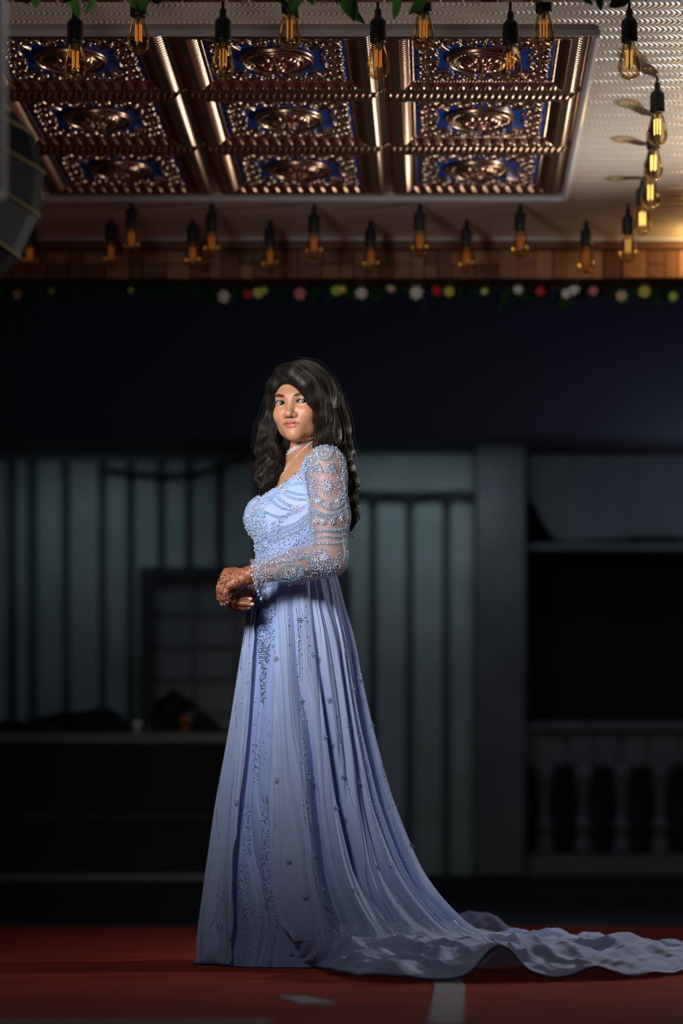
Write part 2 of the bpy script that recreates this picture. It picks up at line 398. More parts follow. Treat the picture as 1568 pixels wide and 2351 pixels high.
# window in the far wall ------------------------------------------------
M_frame = mat('dark_frame', (0.012, 0.014, 0.022), 0.45)
M_pane = mat('dim_pane', (0.11, 0.12, 0.14), 0.3)
M_munt = mat('muntin_grey', (0.055, 0.06, 0.075), 0.5)
w1 = tag(empty('window_1', (wx(565), YW-0.06, wz(1700))), kind='structure', label='dark framed window behind the hands')
def rel(mb, name, m, par):
    o = mb.build(name, m); o.parent = par; o.matrix_parent_inverse = Matrix.Translation(-Vector(par.location)); return o
fx0, fx1, fz0, fz1 = wx(325), wx(806), wz(1760), wz(1306)
t = 0.10
rel(MB().box(fx0, fx0+t, YW-0.12, YW-0.02, fz0, fz1, 0.008), 'frame_side', M_frame, w1)
rel(MB().box(fx1-t, fx1, YW-0.12, YW-0.02, fz0, fz1, 0.008), 'frame_side', M_frame, w1)
rel(MB().box(fx0+t, fx1-t, YW-0.12, YW-0.02, fz1-0.08, fz1, 0.008), 'frame_head', M_frame, w1)
rel(MB().box(fx0+t, fx1-t, YW-0.12, YW-0.02, fz0, fz0+0.08, 0.008), 'frame_sill', M_frame, w1)
rel(MB().box(fx0+t, fx1-t, YW-0.05, YW-0.035, fz0+0.08, fz1-0.08), 'pane', M_pane, w1)
for px in (450, 545, 650): rel(MB().box(wx(px)-0.012, wx(px)+0.012, YW-0.07, YW-0.03, fz0+0.08, fz1-0.08), 'muntin', M_munt, w1)
for py in (1410, 1485, 1560, 1640): rel(MB().box(fx0+t, fx1-t, YW-0.068, YW-0.032, wz(py)-0.012, wz(py)+0.012), 'muntin', M_munt, w1)

# rod and cable along the boards
M_cable = mat('dark_cable', (0.012, 0.014, 0.014), 0.7)
def cable(pts, r, label):
    P = np.array([W(px, py, YW-0.10) for px, py in pts]); t = np.linspace(0, len(P)-1, 60)
    Q = np.stack([np.interp(t, np.arange(len(P)), P[:, k]) for k in range(3)], -1)
    Q = np.concatenate([Q[:1], (Q[:-2]+Q[1:-1]+Q[2:])/3, Q[-1:]])
    tag(MB().tube(Q, r, 8).build('cable', M_cable, smooth=True), label, 'cable', 'cables on the far wall')
cable([(770, 1120), (830, 1132), (885, 1136), (950, 1137), (1010, 1134), (1060, 1131), (1090, 1140)], 0.020, 'dark cable sagging along the boards right of the woman')
cable([(232, 1056), (236, 1078), (300, 1084), (380, 1092), (470, 1082), (560, 1052), (700, 1044)], 0.016, 'thin dark cable strung across the boards left of the woman')

# balustrade ------------------------------------------------------------
M_bal = vary(mat('pale_plaster', rough=0.7), 8, (0.085, 0.088, 0.10), (0.125, 0.125, 0.13), 0.1)
bal = tag(empty('balustrade', (wx(1400), YW, PZ)), 'pale balustrade with turned balusters right of the pillar', 'balustrade')
def relb(mb, name, sm=False):
    o = mb.build(name, M_bal, smooth=sm); o.parent = bal; o.matrix_parent_inverse = Matrix.Translation(-Vector(bal.location)); return o
relb(MB().box(wx(1206), wx(1760), YW-0.08, YW+0.10, wz(1680), wz(1660), 0.01), 'rail')
edges = [1206, 1228, 1302, 1364, 1424, 1484, 1560, 1640, 1760]
for a, b in zip(edges[:-1], edges[1:]): relb(MB().box(wx(a+3), wx(b-3), YW-0.05, YW+0.07, wz(1762), wz(1680), 0.012), 'panel')
relb(MB().box(wx(1206), wx(1760), YW-0.03, YW+0.05, wz(1758), wz(1682)), 'backing')
relb(MB().box(wx(1206), wx(1760), YW-0.08, YW+0.10, PZ, wz(1962), 0.01), 'base')
prof = [(24, 1962), (24, 1950), (20, 1935), (15, 1922), (13, 1912), (21, 1902), (22, 1893), (16, 1884), (12, 1870), (12, 1845), (15, 1818), (20, 1795), (25, 1778), (25, 1760)]
for px in (1251, 1339, 1428, 1517, 1606, 1695):
    o = relb(MB().lathe([(r*YW/FPX, wz(py)) for r, py in prof], 20, (wx(px), YW+0.01, 0)), 'baluster', True)

# swag curtain above the opening
M_swag = mat('grey_swag', (0.13, 0.15, 0.17), 0.8)
nu, nv = 120, 40
u = np.linspace(0, 1, nu)[:, None]; v = np.linspace(0, 1, nv)[None, :]
px = 1214+u*560+0*v
low = 1232-90*np.exp(-((u)/0.07)**2)+6*np.sin(u*9)
py = 1038*(1-v)+low*v
Y = YW+0.10+0.012*np.sin(u*46+2.5*v+1.5*np.sin(v*3))*(0.4+0.6*v)
V = np.stack([(px-CX)*YW/FPX, Y+0*px, CAMZ+(CY-py)*YW/FPX], -1).reshape(-1, 3)
tag(link('swag_curtain', mesh('swag_curtain', V, grid_faces(nu, nv), M_swag, True)), 'grey draped swag curtain hanging over the dark opening', 'curtain')
tag(MB().box(wx(1206), wx(1780), YW+0.02, YW+0.16, wz(1262), wz(1246), 0.01).build('curtain_rail', M_swag), 'horizontal grey rail below the swag curtain', 'rail')

# counter on the left with cloth heaps -----------------------------------
YC = 13.0
def cx_(px): return (px-CX)*YC/FPX
def cz_(py): return CAMZ+(CY-py)*YC/FPX
M_cnt = mat('counter_dark', (0.006, 0.006, 0.010), 0.7); M_top = mat('counter_top', (0.20, 0.20, 0.205), 0.5); M_edge = mat('counter_edge', (0.045, 0.025, 0.018), 0.6)
ct = tag(empty('counter', (cx_(200), YC, 0)), 'long dark counter with a paler top left of the gown', 'counter')
def relc(mb, name, m):
    o = mb.build(name, m); o.parent = ct; o.matrix_parent_inverse = Matrix.Translation(-Vector(ct.location)); return o
relc(MB().box(cx_(-300), cx_(540), YC-0.05, YC+0.65, cz_(1708), cz_(1682), 0.008), 'counter_top', M_top)
relc(MB().box(cx_(-300), cx_(532), YC, YC+0.62, 0.0, cz_(1708)), 'body', M_cnt)
relc(MB().box(cx_(-300), cx_(536), YC-0.02, YC, cz_(1882), cz_(1870), 0.004), 'edge_strip', M_edge)
relc(MB().box(cx_(-300), cx_(540), YC-0.03, YC, cz_(2024), cz_(2006), 0.006), 'edge_strip', M_top)
M_cloth = vary(mat('dark_cloth', rough=0.5), 4, (0.010, 0.009, 0.010), (0.022, 0.016, 0.014), 0.3)
def heap(pts, label, seed):
    """a soft peaked pile of dark cloth whose ridge follows the given outline"""
    r = np.random.default_rng(seed)
    pts = np.array(pts, float); nu, nv = 70, 30
    px = np.linspace(pts[0, 0], pts[-1, 0], nu); py = np.interp(px, pts[:, 0], pts[:, 1])
    zt = cz_(py)-cz_(1682); v = np.linspace(-1, 1, nv)
    ph = r.uniform(0, 6, 4)
    Z = zt[:, None]*np.cos(v[None]*PI/2)**0.8*(1+0.10*np.sin(px[:, None]/22+ph[0]+v*3)+0.06*np.sin(px[:, None]/9+ph[1]-v*5))
    Xg = cx_(px)[:, None]+0.01*np.sin(v[None]*7+ph[2]); Yg = YC+0.28+0.24*v[None]+0.012*np.sin(px[:, None]/14+ph[3])
    V = np.stack([Xg+0*Z, Yg+0*Z, cz_(1682)+0.001+np.maximum(Z, 0)], -1).reshape(-1, 3)
    tag(link('cloth_heap', mesh('cloth_heap', V, grid_faces(nu, nv), M_cloth, True)), label, 'cloth', 'dark cloth on the counter')
heap([(-60, 1668), (0, 1650), (90, 1640), (150, 1628), (195, 1618), (240, 1630), (290, 1654), (322, 1680)], 'low peaked heap of dark cloth at the left end of the counter', 1)
heap([(336, 1680), (342, 1620), (350, 1590), (372, 1575), (400, 1590), (440, 1610), (480, 1642), (520, 1678)], 'taller peaked heap of dark cloth on the counter beside the gown', 2)
M_orn = [mat('pale_gloss', (0.95, 0.93, 0.95), 0.15), mat('orange_gloss', (0.42, 0.12, 0.03), 0.3), mat('brown_gloss', (0.20, 0.08, 0.03), 0.3)]
def ornament(px, py, r, mi, label):
    p = W(px, py, YC+0.02)
    z0 = cz_(1682)+0.0005; hh = max(p[2]-z0, r*0.8)
    prof = [(r*0.55, 0), (r*0.62, hh*0.12), (r*0.25, hh*0.35), (r*0.3, hh*0.5), (r*0.9, hh*0.75), (r, hh*1.0), (r*0.8, hh*1.22), (r*0.35, hh*1.36)]
    o = MB().lathe(prof, 20).build('ornament', M_orn[mi], loc=(p[0], YC+0.015, z0), smooth=True); tag(o, label, 'ornament', 'small things on the counter')
ornament(315, 1662, 0.026, 0, 'small white shiny ornament on the counter between the cloth heaps')
ornament(425, 1652, 0.034, 1, 'small orange ornament in front of the taller cloth heap')
ornament(120, 1672, 0.020, 2, 'small brown ornament on the counter before the lower cloth heap')
ornament(342, 1668, 0.014, 2, 'tiny dull ornament right of the white ornament')
# ================================================================== hanging filament bulbs
M_glass = bpy.data.materials.new('amber_glass'); M_glass.use_nodes = True
nt = M_glass.node_tree; nt.nodes.clear()
out = N(M_glass, 'ShaderNodeOutputMaterial'); tr = N(M_glass, 'ShaderNodeBsdfTransparent'); gl = N(M_glass, 'ShaderNodeBsdfGlossy'); lw = N(M_glass, 'ShaderNodeLayerWeight'); mxs = N(M_glass, 'ShaderNodeMixShader'); sc_ = N(M_glass, 'ShaderNodeMath', operation='MULTIPLY')
tr.inputs[0].default_value = (0.95, 0.86, 0.68, 1); gl.inputs['Color'].default_value = (1.0, 0.86, 0.62, 1); gl.inputs['Roughness'].default_value = 0.05
lw.inputs['Blend'].default_value = 0.30; sc_.inputs[1].default_value = 0.75
L(M_glass, lw.outputs['Fresnel'], sc_.inputs[0]); L(M_glass, sc_.outputs[0], mxs.inputs[0]); L(M_glass, tr.outputs[0], mxs.inputs[1]); L(M_glass, gl.outputs[0], mxs.inputs[2]); L(M_glass, mxs.outputs[0], out.inputs[0])
M_sock = mat('black_socket', (0.012, 0.013, 0.018), 0.45)
M_fil = {'dim': mat('filament_dim', (0.5, 0.2, 0.05), 0.5, emit=(1.0, 0.36, 0.06), estr=0.38), 'faint': mat('filament_faint', (0.5, 0.2, 0.05), 0.5, emit=(1.0, 0.28, 0.05), estr=0.14),
         'bright': mat('filament_bright', (0.8, 0.6, 0.2), 0.5, emit=(1.0, 0.68, 0.20), estr=2.2), 'pale': mat('filament_pale', (0.8, 0.6, 0.2), 0.5, emit=(1.0, 0.62, 0.16), estr=0.5)}
gprof = [(0.0015, 0.0), (0.006, 0.0012), (0.014, 0.0045), (0.022, 0.010), (0.0275, 0.017), (0.0305, 0.026), (0.0312, 0.034), (0.0300, 0.045), (0.0268, 0.060), (0.0225, 0.078), (0.0180, 0.094), (0.0150, 0.105), (0.0145, 0.111)]
def mbm(mb, name, m, sm=True): return mesh(name, mb.V, mb.F, m, sm)
me_glass = mbm(MB().lathe(gprof, 32, cap=False), 'glass_bulb', M_glass)
me_sock = mbm(MB().lathe([(0.0175, 0.101), (0.0215, 0.103), (0.0222, 0.108), (0.0222, 0.152), (0.020, 0.160), (0.0125, 0.167), (0.0095, 0.171), (0.0090, 0.189), (0.006, 0.192)], 28), 'socket', M_sock)
me_cord = mbm(MB().lathe([(0.0042, 0), (0.0042, 1)], 10), 'cord', M_sock)
me_stem = mbm(MB().lathe([(0.007, 0.108), (0.006, 0.095), (0.003, 0.084), (0.002, 0.030)], 12), 'stem', mat('stem_glass', (0.30, 0.22, 0.10), 0.2))
me_fil = {k: mbm(MB().lathe([(0.0004, 0.034), (0.0021, 0.036), (0.0021, 0.080), (0.0004, 0.082)], 10), 'filament', m) for k, m in M_fil.items()}
def pendant(px, py, Y, lit, label, group):
    p = W(px, py, Y)
    t = tag(empty('pendant_bulb', p), label, 'light bulb', group)
    g = link('glass_bulb', me_glass, t); link('socket', me_sock, t)
    s = CEIL-p[2]-0.190
    if s > 0.004: c = link('cord', me_cord, t, (0, 0, 0.190)); c.scale = (1, 1, s)
    link('stem', me_stem, g)
    rot = random.uniform(0, 1.5)
    for k in range(4): link('filament', me_fil[lit], g, (0.0085*math.cos(rot+k*PI/2), 0.0085*math.sin(rot+k*PI/2), 0))
G1, G2, G3, G4 = 'bulbs hanging at the near beam', 'bulbs half hidden by the near beam', 'bulbs down the right side of the ceiling', 'bulbs before the far beam'
ORD = ['leftmost', 'second from left', 'third from left', 'fourth from left', 'fifth from left', 'sixth from left', 'rightmost']
for k, (px, py) in enumerate([(173, 186), (512, 183), (868, 184), (1172, 190), (1445, 184)]):
    pendant(px, py, 7.0, 'pale' if k == 4 else 'dim', 'amber filament bulb with full black socket, %s of those at the near beam' % (ORD[k] if k < 4 else 'rightmost'), G1)
for k, (px, py) in enumerate([(318, 125), (665, 117), (972, 117), (1248, 117)]):
    pendant(px, py, 6.96, 'dim', 'amber bulb whose socket the near beam hides, %s of four' % (ORD[k] if k < 3 else 'rightmost'), G2)
for k, (px, py, Y) in enumerate([(1509, 336, 7.81), (1500, 416, 8.215), (1493, 482, 8.55), (1475, 541, 8.95)]):
    pendant(px, py, Y, 'bright', 'glowing yellow filament bulb, %s in the line along the right' % ['nearest', 'second nearest', 'third nearest', 'farthest'][k], G3)
for k, (px, py) in enumerate([(302, 586), (486, 594), (721, 598), (964, 592), (1195, 594), (1442, 602)]):
    pendant(px, py, 9.3, 'pale' if k == 5 else 'faint', 'dim orange bulb in the upper far row, %s' % (ORD[k] if k < 5 else 'rightmost'), G4)
for k, (px, py) in enumerate([(68, 620), (255, 616), (442, 619), (620, 627), (851, 628), (1071, 628), (1346, 628)]):
    pendant(px, py, 9.55, 'faint', 'dim orange bulb in the lower far row, %s' % ORD[k], 'bulbs against the far beam')

# ================================================================== garlands
M_leaf = vary(mat('leaf_green', rough=0.45), 40, (0.07, 0.26, 0.045), (0.20, 0.50, 0.10), 0.2)
M_leaf2 = vary(mat('leaf_dark', rough=0.9, spec=0.1), 40, (0.012, 0.045, 0.012), (0.03, 0.085, 0.022), 0.2)
M_vine = mat('vine', (0.03, 0.045, 0.018), 0.7)
def leaf_mesh(name, m, w=0.42, fold=0.18, bend=0.25):
    V = []; n = 7
    for i in range(n):
        t = i/(n-1); wd = w*math.sin(PI*t**0.8)**0.8*0.5 if 0 < t < 1 else 0.0
        for s in (-1, 0, 1): V.append((s*wd, -bend*t*t+fold*abs(s)*wd*2, -t))
    return mesh(name, V, [(i*3+s, i*3+s+1, i*3+s+4, i*3+s+3) for i in range(n-1) for s in (0, 1)], m, True)
me_leaf = [leaf_mesh('leaf', M_leaf), leaf_mesh('leaf', M_leaf, 0.55, 0.25, 0.1), leaf_mesh('leaf', M_leaf2, 0.5, 0.2, 0.3)]
def vine(name, X0, X1, Y, z, wob, m, par, r=0.006):
    x = np.linspace(X0, X1, 90)
    p = np.stack([x, Y+0.012*np.sin(x*23), z+wob*np.sin(x*9)+wob*0.6*np.sin(x*21+1)], -1)
    o = MB().tube(p, r, 6).build(name, m, smooth=True); o.parent = par; o.matrix_parent_inverse = Matrix.Translation(-Vector(par.location)); return p
zf = W(0, -22, 6.57)[2]
gf = tag(empty('leaf_garland', (-0.2, 6.555, zf)), 'green leafy garland trailing below the near beam', 'garland')
vine('vine', -1.6, 0.8, 6.555, zf, 0.006, M_vine, gf)
fl_ = [(78, 22, .030, 15), (62, 12, .03, -30), (150, 15, .045, 30), (178, 42, .05, -10), (195, 30, .04, 25), (310, 28, .05, -15), (325, 38, .045, 10), (340, 20, .05, 40), (420, 14, .03, 10), (668, 30, .045, 25), (678, 48, .052, -5), (695, 24, .05, 35), (655, 12, .04, -40),
       (806, 56, .060, 3), (838, 50, .055, -40), (770, 12, .035, 20), (912, 50, .066, -4), (945, 42, .052, 28), (932, 10, .04, -25), (1375, 28, .040, 10), (1392, 24, .045, 55), (1358, 14, .035, -30), (1165, 6, .03, 10), (560, 8, .03, 0), (500, 6, .03, 15)]
for px, py, ln, deg in fl_:
    tip = W(px, py, 6.56); a = math.radians(deg); d = Vector((math.sin(a)*-1, 0, -math.cos(a)))
    ln = max(ln, (zf-tip[2])/max(math.cos(a), .4)*0.9); base = Vector(tip)-d*ln
    o = link('leaf', random.choice(me_leaf[:2] if py > 24 else me_leaf), gf); o.location = base-Vector(gf.location)
    o.rotation_euler = (random.uniform(-.35, .15), a, random.uniform(-.9, .9)); o.scale = (ln, ln, ln)
zb = W(0, 655, 10.02)[2]
gb = tag(empty('flower_garland', (-0.3, 10.02, zb)), 'dark garland of leaves and small flowers below the far beam', 'garland')
vine('vine', -2.2, 1.3, 10.02, zb, 0.008, M_vine, gb, 0.008)
for k in range(150):
    x = -1.9+3.1*k/150+random.uniform(-.015, .015); ln = random.uniform(.045, .095)
    o = link('leaf', me_leaf[2], gb, (x+0.3, random.uniform(-.03, .03), random.uniform(-.02, .015)))
    o.rotation_euler = (random.uniform(-.6, .3), random.uniform(-.8, .8), random.uniform(-2, 2)); o.scale = (ln, ln, ln)
def flower_mesh(m, n=7):
    V = []; F = []
    for ring, (r, z, w) in enumerate(((1.0, 0.12, 0.52), (0.62, -0.25, 0.36))):
        for k in range(n):
            a = 2*PI*(k+0.5*ring)/n; c, s = math.cos(a), math.sin(a); b = len(V)
            for rr, ww, dy in ((0.08, 0.06, -0.1), (0.55, 1.0, z*0.3), (0.9, 0.7, z), (1.0, 0.15, z*1.4)):
                for q in (-1, 1): V.append((c*r*rr-s*w*0.5*ww*q, dy, s*r*rr+c*w*0.5*ww*q))
            F += [(b+2*i, b+2*i+1, b+2*i+3, b+2*i+2) for i in range(3)]
    return mesh('flower', V, F, m, True)
fcol = {'white': (0.88, 0.84, 0.78), 'yellow': (0.85, 0.76, 0.14), 'lime': (0.55, 0.75, 0.12), 'pink': (0.85, 0.25, 0.32), 'red': (0.80, 0.04, 0.06), 'cream': (0.85, 0.66, 0.42)}
me_fl = {k: flower_mesh(mat('petal_'+k, c, 0.7)) for k, c in fcol.items()}
for px, py, c, r in [(40, 676, 'cream', .020), (118, 668, 'lime', .014), (300, 666, 'lime', .012), (515, 680, 'white', .028), (568, 675, 'red', .018), (592, 672, 'yellow', .022), (606, 666, 'lime', .016), (688, 674, 'pink', .026), (772, 666, 'lime', .022), (786, 664, 'yellow', .016), (830, 672, 'white', .026), (898, 661, 'cream', .018),
                     (955, 672, 'white', .028), (1004, 667, 'red', .024), (1032, 669, 'yellow', .022), (1112, 668, 'lime', .016), (1190, 664, 'white', .020), (1241, 668, 'red', .020), (1300, 674, 'white', .020), (1318, 664, 'white', .024), (1362, 667, 'pink', .020), (1428, 679, 'cream', .024), (1480, 668, 'yellow', .026), (1545, 680, 'lime', .020)]:
    o = link('flower', me_fl[c], gb, tuple(W(px, py, 9.965)-np.array(gb.location))); o.scale = (r, r, r); o.rotation_euler = (random.uniform(-.3, .3), random.uniform(0, 2), random.uniform(-.5, .5)); o['label'] = c+' flower'

# ================================================================== softbox at the left edge
SB = Vector(W(-140, 462, 5.65)); aim = Vector((-0.40, 7.12, 1.40))
dr = (aim-SB).normalized()
M_sb = mat('black_softbox_fabric', (0.008, 0.010, 0.016), 0.6); M_seam = mat('seam_ochre', (0.45, 0.38, 0.14), 0.6); M_diff = mat('diffuser', (0.8, 0.8, 0.8), 0.8, emit=(1.0, 0.93, 0.84), estr=6.0)
sb = tag(empty('softbox', SB), 'black round softbox with ochre seams jutting in at the left edge', 'softbox')
sb.rotation_mode = 'QUATERNION'; sb.rotation_quaternion = dr.to_track_quat('-Z', 'Y')
RB = 0.25; n = 16
def sbp(k, r, z): a = 2*PI*(k+0.5)/n; return (r*math.cos(a), r*math.sin(a), z)
prof = [(RB, -0.03), (RB, 0.0), (RB*0.95, 0.09), (RB*0.80, 0.20), (RB*0.52, 0.32), (0.07, 0.42)]
V = [sbp(k, r, z) for r, z in prof for k in range(n)]
F = [(i*n+k, i*n+(k+1) % n, (i+1)*n+(k+1) % n, (i+1)*n+k) for i in range(len(prof)-1) for k in range(n)]+[tuple((len(prof)-1)*n+k for k in range(n))]
link('shell', mesh('shell', V, F, M_sb), sb)
for k in range(n): link('seam', mesh('seam', *(lambda m: (m.V, m.F))(MB().tube([sbp(k, r+0.002, z) for r, z in prof], 0.0042, 6)), M_seam, True), sb)
link('diffuser', mesh('diffuser', [sbp(k, RB*0.97, -0.012) for k in range(n)], [tuple(range(n))], M_diff), sb)
link('flash_head', mbm(MB().lathe([(0.06, 0.40), (0.065, 0.43), (0.065, 0.62), (0.05, 0.64)], 24), 'flash_head', M_sb), sb)
apex = SB-dr*0.5
po = MB().lathe([(0.014, 0.012), (0.014, apex.z-0.06)], 14, (apex.x, apex.y, 0)).build('stand_pole', M_sb)
def keep_world(o, par):
    o.parent = par; bpy.context.view_layer.update(); o.matrix_parent_inverse = par.matrix_world.inverted()
keep_world(po, sb)
for k in range(3):
    a = k*2*PI/3+0.9; o = MB().tube([(apex.x, apex.y, 0.5), (apex.x+0.4*math.cos(a), apex.y+0.4*math.sin(a), 0.022)], 0.010, 10).build('stand_leg', M_sb); keep_world(o, sb)
kl = lamp('softbox_light', 'AREA', (0, 0, -0.035), KEY_POWER, (1.0, 0.94, 0.88), shape='DISK', size=RB*1.9, spread=1.28)
kl.parent = sb

# flash on a stand, just out of the picture on the right
fs = tag(empty('flash_stand', (STROBE[0]+0.10, STROBE[1]+0.11, 0)), 'bare flash head on a black light stand right of the picture', 'flash')
hx = Vector((0.10, 0.11, 0)).normalized()
o = MB().lathe([(0.05, 0.06), (0.055, 0.075), (0.055, 0.24), (0.04, 0.25)], 24).build('flash_head', M_sb, smooth=True)
o.rotation_euler = hx.to_track_quat('Z', 'Y').to_euler(); o.location = Vector((-0.10, -0.11, STROBE[2])); o.parent = fs
o = MB().lathe([(0.012, 0.02), (0.012, STROBE[2]-0.05)], 14).build('stand_pole', M_sb, fs)
for k in range(3):
    a = k*2*PI/3; MB().tube([(0, 0, 0.55), (0.42*math.cos(a), 0.42*math.sin(a), 0.022)], 0.010, 10).build('stand_leg', M_sb, fs)
# ================================================================== the woman: distance-field modelling tools
def smin(a, b, k):
    h = np.maximum(k-np.abs(a-b), 0)/k
    return np.minimum(a, b)-h*h*k*0.25
def smax(a, b, k): return -smin(-a, -b, k)
def ell(P, c, r):
    q = P-np.asarray(c, np.float32); r = np.asarray(r, np.float32)
    k0 = np.linalg.norm(q/r, axis=-1); k1 = np.linalg.norm(q/(r*r), axis=-1)+1e-9
    return k0*(k0-1)/k1
def cone(P, a, b, r1, r2):
    a = np.asarray(a, np.float32); ba = np.asarray(b, np.float32)-a
    pa = P-a; t = np.clip((pa@ba)/(ba@ba+1e-12), 0, 1)
    return np.linalg.norm(pa-t[..., None]*ba, axis=-1)-(r1+(r2-r1)*t)
def chain(P, pts, rs, k):
    d = None
    for i in range(len(pts)-1):
        c = cone(P, pts[i], pts[i+1], rs[i], rs[i+1]); d = c if d is None else smin(d, c, k)
    return d
def grad(f, P, e=4e-4):
    g = np.stack([f(P+np.array(v, np.float32)*e)-f(P-np.array(v, np.float32)*e) for v in ((1, 0, 0), (0, 1, 0), (0, 0, 1))], -1)/(2*e)
    return g
def nets(f, lo, hi, h, newton=2):
    """surface nets: vertices and quads of f = 0 inside the box"""
    lo = np.asarray(lo, float); hi = np.asarray(hi, float)
    n = np.maximum(((hi-lo)/h).astype(int)+1, 3)
    ax = [(lo[k]+np.arange(n[k])*h).astype(np.float32) for k in range(3)]
    D = np.empty(n, np.float32)
    step = max(1, int(400000/(n[1]*n[2])))
    for i in range(0, n[0], step):
        g = np.stack(np.meshgrid(ax[0][i:i+step], ax[1], ax[2], indexing='ij'), -1)
        D[i:i+step] = f(g.reshape(-1, 3)).reshape(g.shape[:3])
    S = D < 0
    c8 = [(a, b, c) for a in (0, 1) for b in (0, 1) for c in (0, 1)]
    def sub(A, o): return A[o[0]:n[0]-1+o[0], o[1]:n[1]-1+o[1], o[2]:n[2]-1+o[2]]
    cnt = sum(sub(S, o).astype(np.int8) for o in c8)
    act = (cnt > 0) & (cnt < 8)
    idx = np.full(act.shape, -1, np.int64); I = np.argwhere(act); idx[act] = np.arange(len(I))
    vals = np.stack([sub(D, o)[act] for o in c8], -1)
    pos = np.zeros((len(I), 3)); num = np.zeros(len(I))
    for a in range(8):
        for b in range(a+1, 8):
            if sum(abs(c8[a][k]-c8[b][k]) for k in range(3)) != 1: continue
            va, vb = vals[:, a], vals[:, b]; m = (va < 0) != (vb < 0)
            t = np.where(m, va/(va-vb+1e-20), 0)[:, None]
            p = np.array(c8[a])*(1-t)+np.array(c8[b])*t
            pos += p*m[:, None]; num += m
    V = (lo+(I+pos/num[:, None])*h).astype(np.float32)
    Fs = []
    for axn in range(3):
        o1, o2 = [k for k in range(3) if k != axn]
        sl = [slice(None)]*3; sl2 = [slice(None)]*3
        sl[axn] = slice(0, n[axn]-1); sl2[axn] = slice(1, n[axn])
        A, B = S[tuple(sl)], S[tuple(sl2)]
        E = np.argwhere(A != B); E = E[(E[:, o1] > 0) & (E[:, o1] < n[o1]-1) & (E[:, o2] > 0) & (E[:, o2] < n[o2]-1)]
        inside = A[tuple(E.T)]
        q = []
        for d1, d2 in ((-1, -1), (0, -1), (0, 0), (-1, 0)):
            c = E.copy(); c[:, o1] += d1; c[:, o2] += d2; q.append(idx[tuple(c.T)])
        q = np.stack(q, -1)
        flip = inside if axn != 1 else ~inside
        q[~flip] = q[~flip][:, ::-1]
        Fs.append(q)
    F = np.concatenate(Fs)
    for _ in range(newton):
        d = f(V); g = grad(f, V, h*0.3); V = V-(np.clip(d, -h, h)[:, None]*g/(np.sum(g*g, -1, keepdims=True)+1e-6)).astype(np.float32)
    return V, F
def crop(V, F, keep):
    """drop faces whose vertices are not all kept"""
    F = F[keep[F].all(1)]; used = np.unique(F); m = np.full(len(V), -1); m[used] = np.arange(len(used))
    return V[used], m[F]

# ------------------------------------------------------------------ head frame
psi, dl = math.radians(19), math.radians(4)
hR = np.array([math.cos(psi), -math.sin(psi), 0.0]); hF0 = np.array([-math.sin(psi), -math.cos(psi), 0.0]); up = np.array([0, 0, 1.0])
hF = hF0*math.cos(dl)-up*math.sin(dl); hU = up*math.cos(dl)+hF0*math.sin(dl)
roll = math.radians(1.5); hR, hU = hR*math.cos(roll)+hU*math.sin(roll), hU*math.cos(roll)-hR*math.sin(roll)
HM = np.stack([hR, hU, hF], 0).astype(np.float32)         # rows: right, up, forward
EYE = P3(671.5, 924.5, -0.085).astype(np.float32); HS = 0.985
def toh(P): return ((P-EYE)@HM.T/HS).astype(np.float32)
def fromh(q): return EYE+np.asarray(q)@HM*HS
EX = 0.0334
EW, ER, EZ = 0.0168, 0.0152, -0.0022
def lid_up(t, s): return 0.0054*np.clip(1-np.abs(t+0.12)**2.3, 0, 1)+0.0010*t*s
def lid_lo(t, s): return -0.0050*np.clip(1-np.abs(t)**2.0, 0, 1)+0.0010*t*s
